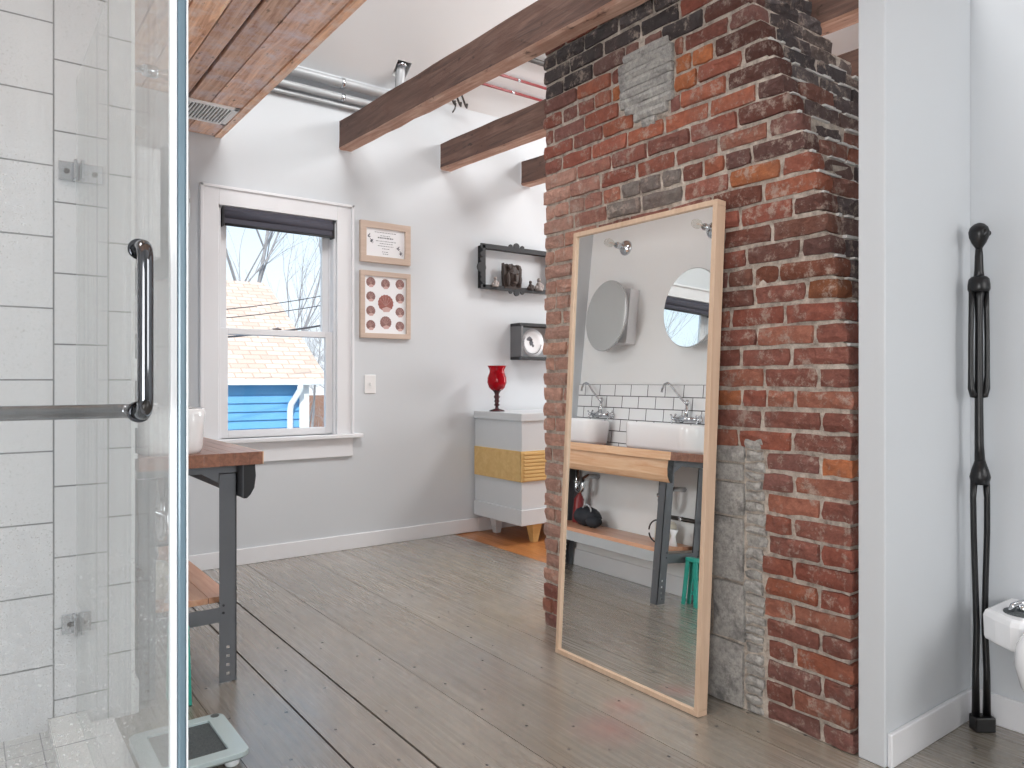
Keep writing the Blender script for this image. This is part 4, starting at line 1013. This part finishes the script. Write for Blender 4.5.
for q in range(4): bm.faces.new((A[q], A[(q+1) % 4], C[(q+1) % 4], C[q]))
bm.faces.new(A); bm.faces.new(C); obj('base_block', bm, M['black'], t_, 0.005)

# ================================================================== FIXTURE AT RIGHT EDGE
t_ = thing('wall_dispenser', 'small white angular fixture with a chrome knob on top, beside the black figure', 'fixture', (2.78, 0.88, 0.36))
bm = bmesh.new()
top = [(2.66, 0.985), (2.70, 1.035), (2.90, 1.035), (2.90, 0.70), (2.79, 0.70), (2.625, 0.905), (2.625, 0.93)]
rz = []
for z, k in ((0.352, 0.965), (0.362, 0.985), (0.43, 1.0), (0.447, 0.965), (0.452, 0.90)):
    cx, cy = 2.79, 0.88
    rz.append([bm.verts.new(((a-cx)*k+cx if a < 2.89 else 2.899, (b-cy)*k+cy, z)) for a, b in top])
for A, C in zip(rz, rz[1:]):
    for q in range(len(A)): bm.faces.new((A[q], A[(q+1) % len(A)], C[(q+1) % len(A)], C[q]))
bm.faces.new(rz[0]); bm.faces.new(rz[-1]); obj('housing', bm, M['white2'], t_, 0.004)
bm = bmesh.new(); lathe(bm, [(0.055, 0), (0.055, 0.004), (0.03, 0.008)], (2.735, 0.93, 0.452), 'Z', 24); obj('dark_ring', bm, M['mesh'], t_)
bm = bmesh.new(); tube(bm, [(2.705, 0.955, 0.458), (2.71, 0.95, 0.478), (2.735, 0.93, 0.488), (2.765, 0.905, 0.478), (2.77, 0.90, 0.458)], 0.009, 10); lathe(bm, [(0.018, 0), (0.018, 0.02), (0, 0.024)], (2.735, 0.93, 0.458), 'Z', 16); obj('knob', bm, M['chrome'], t_)
t_ = thing('ceramic_bowl', 'rounded white ceramic edge at the right border under the small fixture', 'toilet', (2.575, 0.70, 0))
bm = bmesh.new(); lathe(bm, [(0.10, 0), (0.11, 0.02), (0.10, 0.12), (0.13, 0.22), (0.175, 0.30), (0.19, 0.36), (0.186, 0.41), (0.165, 0.45), (0.0, 0.455)], (2.575, 0.70, 0.0), 'Z', 40); obj('bowl', bm, M['white2'], t_)

# ================================================================== OUTSIDE
hs = thing('neighbour_house', 'blue clapboard house with tan shingle roof outside the window', 'house', (0, 12, -3))
X0, X1, EZ = -3.0, 4.22, 1.17
bm = bmesh.new(); z = -3.0
while z < EZ-0.02:
    prism(bm, [(11.02, z), (10.985, z), (11.016, z+0.125), (11.02, z+0.125)], 0, X0, X1); z += 0.125
box(bm, X0, X1, 11.02, 16.5, -3, EZ)
obj('siding', bm, M['siding'], hs)
bm = bmesh.new(); RZ, RY = 3.02, 13.75
prism(bm, [(10.84, EZ+0.05), (RY, RZ), (RY, RZ-0.12), (10.86, EZ-0.0)], 0, X0-0.2, X1+0.28)
prism(bm, [(RY, RZ), (16.8, EZ+0.05), (16.8, EZ-0.05), (RY, RZ-0.12)], 0, X0-0.2, X1+0.28)
obj('roof', bm, M['shingle'], hs)
bm = bmesh.new(); prism(bm, [(11.1, EZ), (16.4, EZ), (RY, RZ-0.12)], 0, X1-0.1, X1); obj('gable', bm, M['siding'], hs)
obj('gutter', B((X0, X1+0.28, 10.80, 10.90, EZ-0.03, EZ+0.05)), M['extwhite'], hs, 0.01)
obj('corner_board', B((X1-0.13, X1+0.02, 10.97, 11.02, -3, EZ)), M['extwhite'], hs)
bm = bmesh.new(); tube(bm, [(4.05, 10.84, EZ-0.02), (4.05, 10.84, EZ-0.10), (3.94, 10.92, EZ-0.32), (3.93, 10.94, EZ-0.42), (3.93, 10.94, -3)], 0.048, 8); obj('downspout', bm, M['extwhite'], hs)
h2 = thing('far_house', 'sliver of a distant blue house with brown roof seen at the right of the window', 'house', (11, 34, -3))
obj('walls', B((12.2, 18, 32, 38, -3, -1.0)), M['siding'], h2); bm = bmesh.new(); prism(bm, [(31.6, -1.1), (35, 0.5), (38.4, -1.1)], 0, 12.0, 18.2); obj('roof', bm, plain('brown_shingle', (150, 112, 92), 0.9, var=0.2, scale=10), h2)
obj('corner_board', B((12.2, 12.5, 31.9, 32, -3, -1.0)), M['extwhite'], h2)
struct('ground', B((-40, 60, 5.3, 90, -3.1, -3.0)), plain('winter_ground', (150, 146, 136), 0.95, var=0.2, scale=1), 'winter ground outside', 'ground')

def tree(base, h, seed, label, spread=0.6, r0=0.12, levels=4, trunk_bare=0.35):
    t = thing('bare_tree', label, 'tree', base); rt = random.Random(seed)
    bm = bmesh.new(); bw = bmesh.new()
    def grow(p, d, l, r, lev, mesh):
        n = 4; pts = [p]; rs = [r]
        for i in range(n):
            d = (d+Vector((rt.uniform(-.16, .16), rt.uniform(-.16, .16), rt.uniform(-.06, .12)))).normalized()
            p = p+d*(l/n); pts.append(p); rs.append(r*(1-0.45*(i+1)/n))
        tube(mesh, pts, rs, 5 if lev > 1 else 8, cap=False)
        if lev >= levels: return
        for k in range(3 if lev < 2 else 4):
            i = rt.randint(1, n); q = pts[i]; s = spread
            nd = (d+Vector((rt.uniform(-s, s), rt.uniform(-s, s), rt.uniform(-.1, .35)))*1.3).normalized()
            grow(q, nd, l*rt.uniform(.55, .75), rs[i]*.6, lev+1, bw)
        grow(pts[-1], d, l*.7, rs[-1]*.85, lev+1, bw if lev > 0 else mesh)
    grow(Vector(base), Vector((0, 0, 1)), h*trunk_bare, r0, 0, bm)
    obj('trunk', bm, M['bark'], t); obj('branches', bw, M['bark'], t)
def ray_at(px, yv):
    k = (px-512)/F; # X for a given Y
    return (yv*(0.5948+k*0.8039))/(0.8039-k*0.5948)
tree((ray_at(268, 19), 19, -3), 9.0, 4, 'bare grey tree with an upright trunk rising behind the ridge of the blue house', 0.5, 0.11, 4, 0.62)
tree((ray_at(325, 17), 17, -3), 9.5, 9, 'bare grey tree at the right of the window view', 0.9, 0.09, 5, 0.34)
tree((ray_at(300, 24), 24, -3), 9.0, 15, 'bare twiggy tree behind the right edge of the shingle roof', 1.1, 0.10, 5, 0.3)
for i, (za, zb_, lab) in enumerate(((1.75, 2.15, 'lowest black power line crossing the window view'), (1.98, 2.45, 'middle power line crossing the window view'), (2.1, 2.6, 'upper thin power line crossing the window view'))):
    bm = bmesh.new(); pa = Vector((ray_at(214, 9.0+i*.3)-1, 9.0+i*.3, za-.12)); pb = Vector((ray_at(330, 9.4)+1.2, 9.4+i*.3, zb_+.12))
    tube(bm, [pa+(pb-pa)*t+Vector((0, 0, -0.12*4*t*(1-t))) for t in [k/12 for k in range(13)]], 0.012 if i == 0 else 0.006, 6)
    tag(obj('power_line', bm, M['wire']), lab, 'cable', 'power lines outside')
